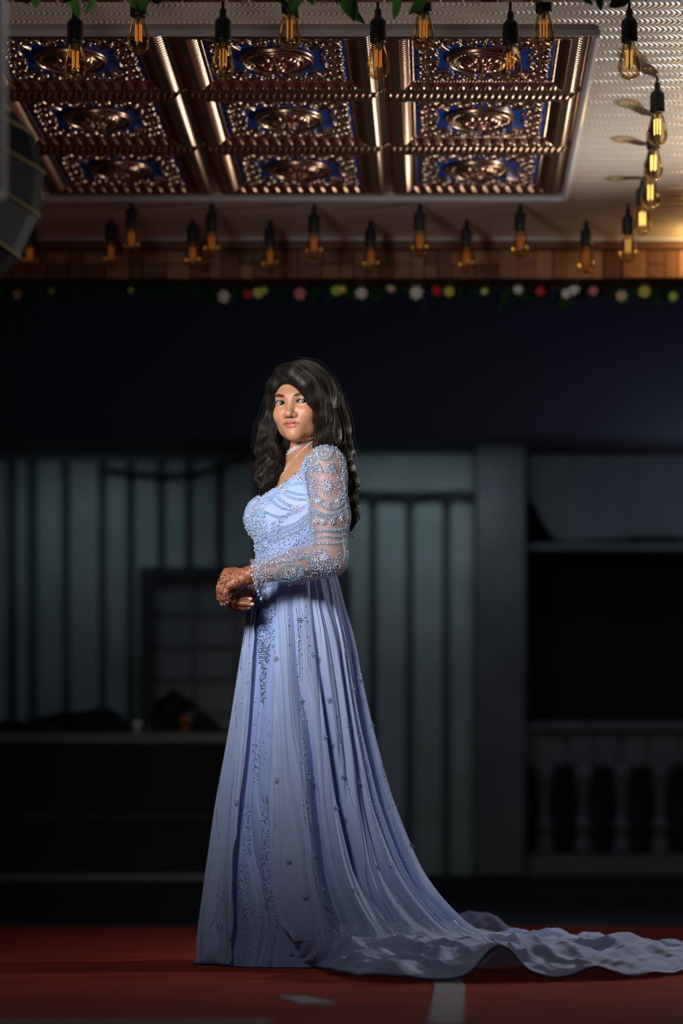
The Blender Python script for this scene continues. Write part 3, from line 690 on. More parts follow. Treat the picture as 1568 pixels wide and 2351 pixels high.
def f_headh(q):
    x, y, z = q[..., 0], q[..., 1], q[..., 2]
    m = np.stack([np.abs(x), y, z], -1)                       # mirror
    d = ell(q, (0, 0.024, -0.078), (0.073, 0.083, 0.094))
    d = smin(d, ell(q, (0, -0.030, -0.043), (0.0605, 0.074, 0.060)), 0.03)
    d = smin(d, ell(m, (0.026, -0.059, -0.046), (0.028, 0.031, 0.042)), 0.03)
    d = smin(d, ell(q, (0, -0.0885, 0.001), (0.022, 0.0170, 0.0185)), 0.024)
    d = smin(d, ell(m, (0.034, -0.030, -0.004), (0.026, 0.024, 0.021)), 0.018)     # cheeks
    d = smin(d, cone(m, (0.010, 0.0175, 0.0120), (0.040, 0.019, 0.0020), 0.0065, 0.006), 0.022)   # brow
    d = smax(d, -(ell(m, (EX+0.001, 0.002, 0.0285), (0.021, 0.0125, 0.0135))), 0.016)    # sockets
    d = smin(d, ell(q, (0, -0.058, 0.003), (0.031, 0.024, 0.0165)), 0.016)           # muzzle
    # lids
    e = m-np.array([EX, 0, EZ], np.float32)
    d = smin(d, np.linalg.norm(e, axis=-1)-(ER+0.0014), 0.006)
    t = e[..., 0]/EW; g = np.maximum(e[..., 1]-lid_up(t, 1.0), lid_lo(t, 1.0)-e[..., 1])
    g = np.maximum(g, np.abs(e[..., 0])-EW*0.99)
    d = smax(d, -np.maximum(g, -(e[..., 2]-0.001)), 0.0010)
    # nose
    d = smin(d, cone(q, (0, 0.010, 0.0105), (0, -0.029, 0.0280), 0.0080, 0.0086), 0.012)
    d = smin(d, ell(q, (0, 0.018, 0.004), (0.022, 0.016, 0.013)), 0.014)
    d = smin(d, ell(q, (0, -0.034, 0.0305), (0.0112, 0.0095, 0.0100)), 0.007)
    d = smin(d, ell(m, (0.0128, -0.0370, 0.0205), (0.0078, 0.0075, 0.0095)), 0.005)
    d = smax(d, -ell(m, (0.0062, -0.0455, 0.0270), (0.0040, 0.0042, 0.0052)), 0.0025)
    # mouth
    up_l = smin(cone(m, (0.0, -0.0560, 0.0190), (0.0085, -0.0548, 0.0178), 0.0042, 0.0043), cone(m, (0.0085, -0.0548, 0.0178), (0.0265, -0.0584, 0.0098), 0.0044, 0.0022), 0.004)
    d = smin(d, up_l, 0.0035)
    lo_l = smin(cone(m, (0.0, -0.0662, 0.0174), (0.0095, -0.0652, 0.0156), 0.0054, 0.0048), cone(m, (0.0095, -0.0652, 0.0156), (0.0245, -0.0596, 0.0092), 0.0048, 0.0020), 0.004)
    d = smin(d, lo_l, 0.0030)
    d = smax(d, -(cone(m, (0.0, -0.0604, 0.0241), (0.0250, -0.0590, 0.0142), 0.0011, 0.0003)), 0.0022)
    # ears
    d = smin(d, ell(m, (0.072, -0.012, -0.075), (0.007, 0.029, 0.017)), 0.008)
    return d
def f_head(P): return f_headh(toh(P))*HS
# ------------------------------------------------------------------ trunk and limbs
by = math.radians(15); bf = np.array([-math.cos(by), -math.sin(by), 0.0]); bl = np.array([math.sin(by), -math.cos(by), 0.0])
BM = np.stack([bf, bl, up], 0).astype(np.float32)
def rot(P, c): return (P-np.asarray(c, np.float32))@BM.T
def bell(P, px, py, ly, r): return ell(rot(P, P3(px, py, ly)), (0, 0, 0), r)
NECK0 = fromh((0, -0.050, -0.092)); NECK1 = P3(704, 1064, 0.02)
SN, EN, WN = P3(749, 1070, -0.150), P3(755, 1283, -0.195), P3(574, 1321, -0.230)
SF, EF, WF = P3(696, 1090, 0.165), P3(715, 1290, 0.195), P3(566, 1356, -0.095)
def f_trunk(P):
    d = bell(P, 696, 1166, 0, (0.088, 0.128, 0.150))
    d = smin(d, cone(P, P3(744, 1070, -0.130), P3(700, 1084, 0.145), 0.046, 0.044), 0.05)
    d = smin(d, bell(P, 634, 1188, -0.055, (0.062, 0.060, 0.066)), 0.035)
    d = smin(d, bell(P, 612, 1190, 0.072, (0.060, 0.058, 0.064)), 0.035)
    d = smin(d, bell(P, 672, 1275, 0, (0.099, 0.098, 0.13)), 0.06)
    d = smin(d, bell(P, 680, 1400, 0, (0.090, 0.105, 0.11)), 0.07)
    return d
def f_neck(P): return smin(cone(P, NECK0, NECK1, 0.0410, 0.0450), cone(P, NECK1+np.array([0, 0, -0.012]), P3(735, 1068, -0.10), 0.036, 0.030), 0.04)
def f_armn(P): return chain(P, [SN, (SN*0.45+EN*0.55)+np.array([0.004, 0, 0]), EN, EN*0.6+WN*0.4, WN], [0.0500, 0.0455, 0.0385, 0.0370, 0.0235], 0.03)
def f_armf(P): return chain(P, [SF, (SF+EF)/2, EF, EF*0.6+WF*0.4, WF], [0.047, 0.043, 0.037, 0.035, 0.0225], 0.03)
FN = [[(521, 1314, -.186), (507, 1336, -.172), (502, 1357, -.168), (503, 1372, -.166)], [(516, 1323, -.207), (504, 1348, -.200), (505, 1369, -.192), (510, 1384, -.184)],
      [(519, 1334, -.226), (509, 1356, -.222), (512, 1373, -.212), (517, 1384, -.203)], [(526, 1344, -.241), (517, 1362, -.240), (519, 1372, -.234), (523, 1380, -.226)]]
TN = [(562, 1330, -.195), (543, 1346, -.168), (534, 1360, -.162), (531, 1371, -.166)]
FF = [[(534, 1362, -.118), (530, 1371, -.160), (552, 1373, -.186), (575, 1376, -.194)], [(530, 1374, -.112), (527, 1384, -.160), (554, 1385, -.190), (579, 1388, -.199)],
      [(532, 1384, -.106), (532, 1392, -.150), (555, 1394, -.180), (572, 1395, -.188)], [(538, 1390, -.098), (538, 1397, -.134), (548, 1399, -.152), (556, 1398, -.163)]]
TF = [(560, 1350, -.125), (545, 1352, -.150), (533, 1357, -.152), (524, 1364, -.150)]
def f_hand(P, wrist, fingers, thumb):
    d = None
    for k, f in enumerate(fingers):
        pts = [P3(*p) for p in f]; s = (1.0, 1.04, 1.0, 0.88)[k]
        c = cone(P, wrist, pts[0], 0.0195, 0.0118*s)
        c = smin(c, chain(P, pts, [0.0100*s, 0.0088*s, 0.0076*s, 0.0062*s], 0.003), 0.006)
        d = c if d is None else smin(d, c, 0.0045)
    # knuckle line kept full so the back of the hand is one plane
    kn = [P3(*f[0]) for f in fingers]
    back = chain(P, [k*0.72+wrist*0.28 for k in kn], [0.0145, 0.0145, 0.014, 0.013], 0.01)
    d = smin(d, back, 0.012)
    tp = [P3(*p) for p in thumb]
    d = smin(d, chain(P, [wrist]+tp, [0.018, 0.0125, 0.0100, 0.0088, 0.0070], 0.005), 0.006)
    return d
def f_handn(P): return f_hand(P, WN, FN, TN)
def f_handf(P): return f_hand(P, WF, FF, TF)
def f_bodytop(P): return smin(f_head(P), smin(f_neck(P), f_trunk(P), 0.04), 0.014)
def f_bodymid(P):
    d = smin(f_neck(P), f_trunk(P), 0.04)
    return smin(smin(d, f_armn(P), 0.03), f_armf(P), 0.03)
def f_hn(P): return smin(f_handn(P), f_armn(P), 0.012)
def f_hf(P): return smin(f_handf(P), f_armf(P), 0.012)
def f_legs(P):
    d = bell(P, 680, 1400, 0, (0.090, 0.105, 0.11))
    for ly, o in ((-0.055, 8), (0.055, -8)):
        d = smin(d, chain(P, [P3(680+o, 1450, ly), P3(672+o, 1780, ly), P3(684+o, 2160, ly), P3(640+o, 2196, ly)], [0.070, 0.055, 0.035, 0.030], 0.05), 0.05)
    return d
def box_of(pts, m): pts = np.array(pts); return pts.min(0)-m, pts.max(0)+m
parts = []
hc = fromh((0, 0, -0.06)); zcut = P3(0, 1030)[2]
parts.append(nets(f_bodytop, (hc[0]-0.105, hc[1]-0.12, zcut-0.004), (hc[0]+0.10, hc[1]+0.13, hc[2]+0.118), 0.0021))
lo, hi = box_of([SN, EN, SF, EF, P3(555, 1200, -0.05), WF], 0.07); lo[2] = P3(0, 1440)[2]; hi[2] = zcut+0.004
parts.append(nets(f_bodymid, lo, hi, 0.006))
lo, hi = box_of([P3(*p) for f in FN for p in f]+[P3(*p) for p in TN]+[WN], 0.032); hi[0] = P3(592, 0)[0]; parts.append(nets(f_hn, lo, hi, 0.0016))
lo, hi = box_of([P3(*p) for f in FF for p in f]+[P3(*p) for p in TF]+[WF], 0.032); parts.append(nets(f_hf, lo, hi, 0.0016))
lo, hi = box_of([P3(690, 1440, -0.2), P3(690, 2200, 0.2), P3(560, 1440), P3(810, 1440)], 0.03); hi[2] = P3(0, 1440)[2]+0.006; lo[2] = 0.008
parts.append(nets(f_legs, lo, hi, 0.016, 1))
V = np.concatenate([p[0] for p in parts]); offs = np.cumsum([0]+[len(p[0]) for p in parts[:-1]])
F = np.concatenate([p[1]+o for p, o in zip(parts, offs)])
# skin colours
nhead = len(parts[0][0])
skin = np.array([0.375, 0.185, 0.108]); C = np.tile(skin, (len(V), 1)); henna = np.zeros(len(V)); rgh = np.full(len(V), 0.48)
q = toh(V[:nhead]); x, y, z = q.T; ax = np.abs(x)
def band(v, w): return np.clip(1-np.abs(v)/w, 0, 1)
def mixc(mask, col): C[:nhead] = C[:nhead]*(1-mask[:, None])+np.array(col)*mask[:, None]
def sst(v, a, b): t = np.clip((v-a)/(b-a), 0, 1); return t*t*(3-2*t)
front = sst(z, -0.01, 0.005)
mixc(0.30*np.exp(-((ax-0.040)/0.016)**2-((y+0.028)/0.014)**2)*front, (0.55, 0.17, 0.10))                 # blush
mixc(0.35*np.exp(-((ax-EX)/0.018)**2-((y-0.010)/0.008)**2)*front, (0.26, 0.12, 0.075))                   # lid shade
mid = -0.0602+0.0016*(ax/0.025)**2
yup = np.where(ax < 0.0075, -0.0518+0.0012*(ax/0.0075), -0.0506-0.0088*((ax-0.0075)/0.0198)**1.25)
ylo = -0.0728+0.0134*(ax/0.0274)**2
lips = sst(yup-y, -0.0009, 0.0007)*sst(y-ylo, -0.0009, 0.0007)*sst(0.0278-ax, 0, 0.0012)*front
mixc(lips*0.92, (0.33, 0.066, 0.052))
mixc(lips*sst(y-mid, -0.0003, 0.0012)*0.45, (0.22, 0.045, 0.045))
mixc(np.exp(-((y-mid)/0.0011)**2)*sst(0.0270-ax, 0, 0.002)*front*0.85, (0.07, 0.018, 0.018))  # shade of the lip parting is put into the colour
rgh[:nhead] = rgh[:nhead]*(1-lips)+0.45*lips
by_ = np.where(ax < 0.040, 0.0165+0.0060*sst(ax, 0.010, 0.041), 0.0225-0.0060*((ax-0.040)/0.014)**1.3)
bw = 0.0040*sst(ax, 0.010, 0.024)*(1-0.75*sst(ax, 0.036, 0.056))+0.0003
brow = sst(bw-np.abs(y-by_), -0.0009, 0.0009)*sst(ax, 0.0105, 0.016)*(1-sst(ax, 0.053, 0.057))*front
mixc(brow*0.97, (0.020, 0.011, 0.009))
t = (ax-EX)/EW; inn = np.abs(t) < 1.35; lu = lid_up(np.clip(t, -1, 1), 1.0); ll = lid_lo(np.clip(t, -1, 1), 1.0)
wing = np.clip(t-0.8, 0, .6)*0.0075
lin = np.exp(-(np.maximum(np.abs(y-lu-0.0009-wing)-0.0011, 0)/0.0013)**2)*sst(t, -1.05, -0.8)*(1-sst(t, 1.15, 1.4))*inn*front
mixc(lin*0.97, (0.010, 0.007, 0.008))
lin2 = np.exp(-(np.maximum(np.abs(y-ll+0.0004)-0.0003, 0)/0.0010)**2)*sst(t, -1.0, -0.2)*(1-sst(t, 1.0, 1.2))*inn*front
mixc(lin2*0.75, (0.035, 0.025, 0.028))
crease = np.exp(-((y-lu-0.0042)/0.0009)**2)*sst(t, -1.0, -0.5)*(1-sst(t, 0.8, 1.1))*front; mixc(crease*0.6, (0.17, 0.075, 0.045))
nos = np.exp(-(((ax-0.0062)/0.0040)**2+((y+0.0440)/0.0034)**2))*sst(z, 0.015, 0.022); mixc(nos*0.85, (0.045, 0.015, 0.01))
# hands: henna and nails
o2, o3, o4 = offs[2], offs[3], offs[4]
hv = np.zeros(len(V)); hv[o2:o4] = 1.0
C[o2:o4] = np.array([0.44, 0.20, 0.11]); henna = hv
C[o3:o4] = np.array([0.30, 0.13, 0.07])  # far hand darker: its shade is put into the skin colour
NAILS = []
for fs_, s0, s1 in ((FN, o2, o3), (FF, o3, o4)):
    for f in fs_:
        tip = P3(*f[3]); d_ = tip-P3(*f[2]); d_ /= np.linalg.norm(d_)
        side = np.array([-0.6, -0.75, 0.1]) if fs_ is FN else np.array([0.2, -0.9, 0.25])
        side = side-d_*(side@d_); side /= np.linalg.norm(side)
        NAILS.append((tip+side*0.0040-d_*0.0005, d_, side))
M_skin = mat('skin', rough=0.42, spec=0.5); bs = bsdf(M_skin)
bs.inputs['Subsurface Weight'].default_value = 0.12; bs.inputs['Subsurface Radius'].default_value = (0.010, 0.004, 0.002); bs.inputs['Subsurface Scale'].default_value = 0.6
at = N(M_skin, 'ShaderNodeAttribute'); at.attribute_name = 'Col'; ah = N(M_skin, 'ShaderNodeAttribute'); ah.attribute_name = 'henna'; ar = N(M_skin, 'ShaderNodeAttribute'); ar.attribute_name = 'rgh'
tc = N(M_skin, 'ShaderNodeTexCoord'); wn_ = N(M_skin, 'ShaderNodeTexNoise'); wn_.inputs['Scale'].default_value = 90
vo = N(M_skin, 'ShaderNodeTexVoronoi', feature='DISTANCE_TO_EDGE'); vo.inputs['Scale'].default_value = 165
mpv = N(M_skin, 'ShaderNodeMixRGB'); mpv.inputs[0].default_value = 0.012
L(M_skin, tc.outputs['Object'], wn_.inputs['Vector']); L(M_skin, tc.outputs['Object'], mpv.inputs[1]); L(M_skin, wn_.outputs['Color'], mpv.inputs[2]); L(M_skin, mpv.outputs[0], vo.inputs['Vector'])
rpv = N(M_skin, 'ShaderNodeValToRGB'); rpv.color_ramp.elements[0].position = 0.10; rpv.color_ramp.elements[1].position = 0.17; rpv.color_ramp.elements[0].color = (1, 1, 1, 1); rpv.color_ramp.elements[1].color = (0, 0, 0, 1)
L(M_skin, vo.outputs['Distance'], rpv.inputs[0])
ml = N(M_skin, 'ShaderNodeMath', operation='MULTIPLY'); L(M_skin, rpv.outputs[0], ml.inputs[0]); L(M_skin, ah.outputs['Fac'], ml.inputs[1])
mh = N(M_skin, 'ShaderNodeMixRGB'); mh.inputs[2].default_value = (0.16, 0.032, 0.016, 1)
L(M_skin, ml.outputs[0], mh.inputs[0]); L(M_skin, at.outputs['Color'], mh.inputs[1]); L(M_skin, mh.outputs[0], bs.inputs['Base Color']); L(M_skin, ar.outputs['Fac'], bs.inputs['Roughness'])
me = mesh('body', V, F, M_skin, True, C.astype(np.float32))
for nm_, arr in (('henna', henna), ('rgh', rgh)):
    a = me.attributes.new(nm_, 'FLOAT', 'POINT'); a.data.foreach_set('value', arr.astype(np.float32))
base = np.array([-0.381, 7.2, 0.0])
woman = tag(empty('person', base), 'person in pale blue beaded gown with train, in profile, face towards viewer', 'person')
def wpart(name, me, parent=None, label=None, kind=None, mats=None):
    p = parent or woman
    o = link(name, me, p)
    if parent is None: o.matrix_parent_inverse = Matrix.Translation(-Vector(base))
    return tag(o, label, kind=kind)
body = wpart('body', me, label='skin with henna patterns on the hands')

# nails
M_nail = mat('nail', (0.60, 0.36, 0.31), 0.25)
sph = [(math.sin(i*PI/8)*math.cos(j*PI/6), math.sin(i*PI/8)*math.sin(j*PI/6), math.cos(i*PI/8)) for i in range(9) for j in range(12)]
for c, d_, side in NAILS:
    lat = np.cross(d_, side); Vn = np.array([c+lat*p[0]*0.0045+side*p[1]*0.0026+d_*p[2]*0.0078 for p in sph])
    Fg = grid_faces(9, 12); i = np.arange(8)*12; Fg = np.concatenate([Fg, np.stack([i+11, i+23, i+12, i], -1)])
    wpart('fingernail', mesh('fingernail', Vn, Fg, M_nail, True), body)
# eyes ---------------------------------------------------------------
M_eye = mat('eye', rough=0.06, spec=0.7); vcol(M_eye)
n1, n2 = 60, 60
th = np.linspace(0, PI, n1)[:, None]; ph = np.arange(n2)[None]*2*PI/n2
for s in (-1, 1):
    c = fromh((s*EX, 0, EZ)); gaze = np.array([0.75, 0, CAMZ+0.45])-c; gaze /= np.linalg.norm(gaze)
    a = np.cross(gaze, up); a /= np.linalg.norm(a); b = np.cross(a, gaze)
    rr = ER*HS*(1+0.03*np.exp(-(th/0.40)**4))
    Pn = rr[..., None]*(np.cos(th)[..., None]*gaze+np.sin(th)[..., None]*(np.cos(ph)[..., None]*a+np.sin(ph)[..., None]*b))
    C = np.tile(np.array([0.26, 0.245, 0.245]), (n1, n2, 1)); T = th[:, 0]
    C[T < 0.50] = (0.022, 0.012, 0.009); C[T < 0.24] = (0.003, 0.003, 0.003); C[(T >= 0.44) & (T < 0.51)] = (0.015, 0.010, 0.010)
    Fg = grid_faces(n1, n2); i = np.arange(n1-1)*n2; Fg = np.concatenate([Fg, np.stack([i+n2-1, i+2*n2-1, i+n2, i], -1)])
    wpart('eye', mesh('eye', Pn.reshape(-1, 3)+c, Fg, M_eye, True, C.reshape(-1, 3)), label='dark brown eye' )
# ================================================================== hair
def f_hair(P):
    q = toh(P)
    d = ell(q, (0.004, 0.024, -0.082), (0.087, 0.100, 0.106))
    fr = chain(q, [(-0.026, 0.088, -0.004), (0.014, 0.078, 0.012), (0.046, 0.046, 0.006), (0.066, 0.005, -0.012), (0.074, -0.045, -0.030), (0.076, -0.09, -0.045)], [0.022, 0.024, 0.026, 0.025, 0.025, 0.026], 0.02)
    fl = chain(q, [(-0.030, 0.085, -0.002), (-0.056, 0.055, -0.014), (-0.071, 0.015, -0.034), (-0.075, -0.03, -0.050)], [0.016, 0.015, 0.015, 0.016], 0.02)
    cut = ell(q, (-0.011, -0.030, 0.020), (0.068, 0.083, 0.085))
    d = smax(d, -cut, 0.010)
    d = smin(d, fr, 0.015)
    # fringe must not cover the eyes
    d = smax(d, -ell(q, (-0.010, -0.032, 0.030), (0.057, 0.078, 0.052)), 0.008)
    d = smin(d, fl, 0.010)
    w = chain(P, [P3(628, 935, -.03), P3(615, 985, -.02), P3(613, 1035, -.02), P3(620, 1075, -.03), P3(616, 1110, -.03), P3(606, 1136, -.03)], [0.012, 0.018, 0.028, 0.034, 0.026, 0.008], 0.03)
    w = smin(w, chain(P, [P3(655, 985, .05), P3(640, 1030, .06), P3(640, 1080, .06)], [0.04, 0.045, 0.03], 0.03), 0.02)
    r = chain(P, [P3(738, 930, .05), P3(750, 985, .04), P3(765, 1035, .02), P3(782, 1080, .01), P3(794, 1120, .0), P3(801, 1160, -.01), P3(803, 1196, -.015), P3(806, 1212, -.015)], [0.062, 0.058, 0.045, 0.034, 0.026, 0.021, 0.013, 0.005], 0.03)
    r2 = chain(P, [P3(752, 960, -.055), P3(755, 995, -.055), P3(742, 1020, -.06), P3(735, 1045, -.055)], [0.028, 0.030, 0.024, 0.016], 0.02)
    bk = chain(P, [P3(700, 960, .08), P3(705, 1040, .09), P3(730, 1100, .10)], [0.06, 0.06, 0.04], 0.03)
    d = smin(smin(d, smin(w, r, 0.02), 0.02), smin(r2, bk, 0.02), 0.02)
    low = np.clip((1.50-P[..., 2])/0.10, 0, 1)          # loose waves below the chin
    return d+low*(0.0042*np.sin(78*P[..., 2]+55*P[..., 0]+2*np.sin(24*P[..., 1]))+0.0022*np.sin(150*P[..., 2]-120*P[..., 0]))
M_hair = mat('black_hair', (0.0065, 0.0052, 0.0052), 0.48, spec=0.22)
M_strand = mat('hair_strand', (0.011, 0.0075, 0.0065), 0.42, spec=0.28)
lo = P3(575, 1220, -.15); hi = P3(825, 815, .2); lo[0] = P3(570, 0, .2)[0]
Vh, Fh = nets(f_hair, (lo[0], 7.02, lo[2]), (hi[0], 7.40, hi[2]+0.01), 0.0048)
# shallow grooves along the fall of the hair
hair = wpart('hair', mesh('hair', Vh, Fh, M_hair, True), label='long wavy black hair')
ns, nst, st = 4300, 52, 0.0052
part = fromh((-0.030, 0.105, -0.03))
sd = Vh[rng.integers(0, len(Vh), ns*4)].astype(np.float64)
sd = sd[(sd[:, 1] < 7.25) & (rng.random(len(sd)) < np.where(sd[:, 2] > 1.45, 1.0, 0.42))][:ns]
ns = len(sd); off = rng.uniform(0.0001, 0.0022, ns); off[:130] = rng.uniform(0.003, 0.016, 130); tracks = np.empty((nst, ns, 3)); p = sd.copy()
clump = np.floor(sd[:, 0]*60)+np.floor(sd[:, 1]*40)*7; phs = (clump*2.399) % (2*PI)
topz = part[2]
alive = np.ones(ns, bool); length = np.full(ns, nst)
for s in range(nst):
    d = f_hair(p.astype(np.float32)); g = grad(f_hair, p.astype(np.float32), 0.0015).astype(float); g /= np.linalg.norm(g, axis=1, keepdims=True)+1e-9
    p = p-g*(d-off)[:, None]
    tracks[s] = p
    below = np.clip(topz-p[:, 2], 0, None)
    sgn = np.tanh(((p-part)@hR)/0.012)
    lat = np.exp(-below/0.055)*2.2
    v = np.array([0, 0, -1.0])[None]*(0.35+np.minimum(below/0.05, 1))[:, None]+hR[None]*(sgn*lat)[:, None]-hF[None]*(np.where(sgn < 0, 0.4, 0.15)*np.exp(-below/0.06))[:, None]
    wv = np.clip((below-0.14)/0.12, 0, 1)*1.0*np.sin(below*70+phs*0.6)
    v = v+np.cross(g, np.array([0, 0, 1.0]))*wv[:, None]
    v = v-g*np.sum(v*g, 1, keepdims=True); v /= np.linalg.norm(v, axis=1, keepdims=True)+1e-9
    p = p+v*st
L_ = rng.integers(18, nst, ns)
paths = [tracks[:L_[k], k] for k in range(ns)]
# a strand may not wander over the face
okp = []
for pth in paths:
    qq = toh(pth.astype(np.float32)); bad = (np.abs(qq[:, 0]-0.005) < 0.062) & (qq[:, 1] < 0.050) & (qq[:, 1] > -0.11) & (qq[:, 2] > 0.0) & (qq[:, 0] < 0.060)
    if bad.any(): k = int(np.argmax(bad)); pth = pth[:k]
    if len(pth) > 6: okp.append(pth)
rad = []
for pth in okp:
    t = np.linspace(0, 1, len(pth)); rad.append(rng.uniform(0.00028, 0.0007)*np.clip(np.minimum(t/0.08, (1-t)/0.25), 0.12, 1))
Vs, Fs = tube_arrays(okp, rad, 3)
wpart('hair_strands', mesh('hair_strands', Vs, Fs, M_strand, True), hair, 'separate fine strands and loose waves', 'stuff')
hs_ = [o for o in COL.objects if o.name == 'hair_strands'][0]; hs_.matrix_parent_inverse = Matrix.Identity(4)
# ================================================================== the gown
BLUE = (0.335, 0.430, 0.780)
M_satin = vary(mat('blue_satin', rough=0.58, spec=0.3), 9, (0.27, 0.375, 0.69), (0.31, 0.415, 0.73), 0.0)
bsdf(M_satin).inputs['Sheen Weight'].default_value = 0.25; bsdf(M_satin).inputs['Sheen Roughness'].default_value = 0.4
def cloth_mat(name, base, alpha, streak):
    m = mat(name, base, 0.5, spec=0.35)
    bsdf(m).inputs['Sheen Weight'].default_value = 0.5; bsdf(m).inputs['Sheen Roughness'].default_value = 0.35; bsdf(m).inputs['Sheen Tint'].default_value = (0.75, 0.82, 1.0, 1)
    tc = N(m, 'ShaderNodeTexCoord'); mp = N(m, 'ShaderNodeMapping'); mp.inputs['Scale'].default_value = (1, 1, 0.06)
    nz = N(m, 'ShaderNodeTexNoise'); nz.inputs['Scale'].default_value = streak; nz.inputs['Detail'].default_value = 5
    L(m, tc.outputs['Object'], mp.inputs[0]); L(m, mp.outputs[0], nz.inputs['Vector'])
    bp = N(m, 'ShaderNodeBump'); bp.inputs['Strength'].default_value = 0.22; bp.inputs['Distance'].default_value = 0.004
    L(m, nz.outputs['Fac'], bp.inputs['Height']); L(m, bp.outputs[0], bsdf(m).inputs['Normal'])
    bsdf(m).inputs['Alpha'].default_value = alpha
    return m
M_org = cloth_mat('blue_organza', (0.360, 0.475, 0.790), 0.86, 60)
M_under = cloth_mat('blue_underskirt', (0.280, 0.400, 0.760), 1.0, 30)
M_sheer = mat('sheer_net', (0.42, 0.42, 0.56), 0.6, spec=0.2); bsdf(M_sheer).inputs['Alpha'].default_value = 0.30
# bodice
def lc(P): q = rot(P, P3(712, 1066, 0.0)); return q[..., 0], q[..., 1], q[..., 2]
def f_bod(P): return smin(smin(f_neck(P), f_trunk(P), 0.04), f_armn(P), 0.03)-0.0045
lo, hi = box_of([P3(550, 1180, -0.22), P3(800, 1180, 0.22)], 0.0); lo[0] -= 0.05; lo[2] = P3(0, 1345)[2]; hi[2] = P3(0, 1000)[2]
Vb, Fb = nets(f_bod, lo, hi, 0.0042)
def neckline(P):
    s, l, z = lc(P)
    zl = np.maximum(0.020-0.68*np.maximum(0.19-np.abs(l), 0), -0.075)
    return zl-z          # positive below the neckline
Vb, Fb = crop(Vb, Fb, (neckline(Vb) > 0) & (f_trunk(Vb) < 0.016))
bodice = wpart('bodice', mesh('bodice', Vb, Fb, M_satin, True), label='pale blue beaded satin bodice')
# sleeve on the near arm
def f_slv(P): return chain(P, [SN, (SN*0.45+EN*0.55)+np.array([0.004, 0, 0]), EN, EN*0.6+WN*0.4, WN+(WN-EN)*-0.02], [0.0565, 0.0525, 0.0455, 0.0440, 0.0405], 0.03)
ed = (WN-EN)/np.linalg.norm(WN-EN); cuff = P3(582, 1330, -0.23)
lo, hi = box_of([SN, EN, WN], 0.075)
Vs_, Fs_ = nets(f_slv, lo, hi, 0.0042)
Vs_, Fs_ = crop(Vs_, Fs_, (((Vs_-cuff)@ed) < 0.0042) & (f_trunk(Vs_) > 0.0))
Vs_ = Vs_-np.outer(np.maximum((Vs_-cuff)@ed, 0), ed).astype(np.float32)
sleeve = wpart('sleeve', mesh('sleeve', Vs_, Fs_, M_sheer, True), label='sheer net sleeve covered in beads')
def f_slf(P): return chain(P, [SF, (SF+EF)/2, EF, EF*0.6+WF*0.4, WF], [0.053, 0.049, 0.044, 0.042, 0.034], 0.03)
lo, hi = box_of([SF, EF, WF], 0.075); V2, F2 = nets(f_slf, lo, hi, 0.006)
edf = (WF-EF)/np.linalg.norm(WF-EF); V2, F2 = crop(V2, F2, (((V2-(WF-edf*0.005))@edf) < 0) & (f_bod(V2) > -0.006))
wpart('sleeve', mesh('sleeve', V2, F2, M_sheer, True), label='sheer net sleeve on the far arm')

# ------------------------------------------------------------------ beads
ico_v = np.array([(0, 0, 1), (0.894, 0, 0.447), (0.276, 0.851, 0.447), (-0.724, 0.526, 0.447), (-0.724, -0.526, 0.447), (0.276, -0.851, 0.447), (0.724, 0.526, -0.447), (-0.276, 0.851, -0.447), (-0.894, 0, -0.447), (-0.276, -0.851, -0.447), (0.724, -0.526, -0.447), (0, 0, -1)])
ico_f = np.array([(0, 1, 2), (0, 2, 3), (0, 3, 4), (0, 4, 5), (0, 5, 1), (1, 6, 2), (2, 7, 3), (3, 8, 4), (4, 9, 5), (5, 10, 1), (2, 6, 7), (3, 7, 8), (4, 8, 9), (5, 9, 10), (1, 10, 6), (6, 11, 7), (7, 11, 8), (8, 11, 9), (9, 11, 10), (10, 11, 6)])
def beads(name, P, r, m, parent, label):
    P = np.asarray(P); r = np.broadcast_to(r, (len(P),))
    a = rng.uniform(0, 2*PI, len(P)); c, s = np.cos(a), np.sin(a)
    v = np.stack([ico_v[None, :, 0]*c[:, None]-ico_v[None, :, 2]*s[:, None], ico_v[None, :, 1]+0*c[:, None], ico_v[None, :, 0]*s[:, None]+ico_v[None, :, 2]*c[:, None]], -1)
    V = (P[:, None]+v*r[:, None, None]).reshape(-1, 3)
    F = (ico_f[None]+12*np.arange(len(P))[:, None, None]).reshape(-1, 3)
    o = link(name, mesh(name, V, F, m), parent)
    return tag(o, label, kind='stuff')
def f_cloth(P): return np.minimum(np.where(neckline(P) > -0.004, f_bod(P), 1.0), f_slv(P))
def cast(px, py, f=f_cloth, far=7.45):
    """where the camera's line through a pixel meets the cloth"""
    px = np.asarray(px, float); py = np.asarray(py, float)
    D = np.stack([(px-CX)/FPX, np.ones_like(px), (CY-py)/FPX], -1)
    Y = np.full(px.shape, 6.85); o = np.array([0, 0, CAMZ])
    for _ in range(34): Y = Y+np.clip(f((o+D*Y[:, None]).astype(np.float32)), -0.01, 0.04)*0.9
    P = o+D*Y[:, None]; hit = np.abs(f(P.astype(np.float32))) < 0.002
    return P, hit & (Y < far)
pts = {'c': [], 'b': [], 'p': []}; rad = {'c': [], 'b': [], 'p': []}
def put(px, py, kind, r, jit=0.0):
    px = np.atleast_1d(np.asarray(px, float)); py = np.atleast_1d(np.asarray(py, float))
    px = px+rng.normal(0, 1, len(px))*jit; py = py+rng.normal(0, 1, len(py))*jit
    P, ok = cast(px, py)
    if not ok.any(): return
    g = grad(f_cloth, P[ok].astype(np.float32), 0.001); g /= np.linalg.norm(g, axis=1, keepdims=True)+1e-9
    rr = np.broadcast_to(np.asarray(r, float), (len(px),))[ok]
    pts[kind].append(P[ok]+g*rr[:, None]*0.55); rad[kind].append(rr)
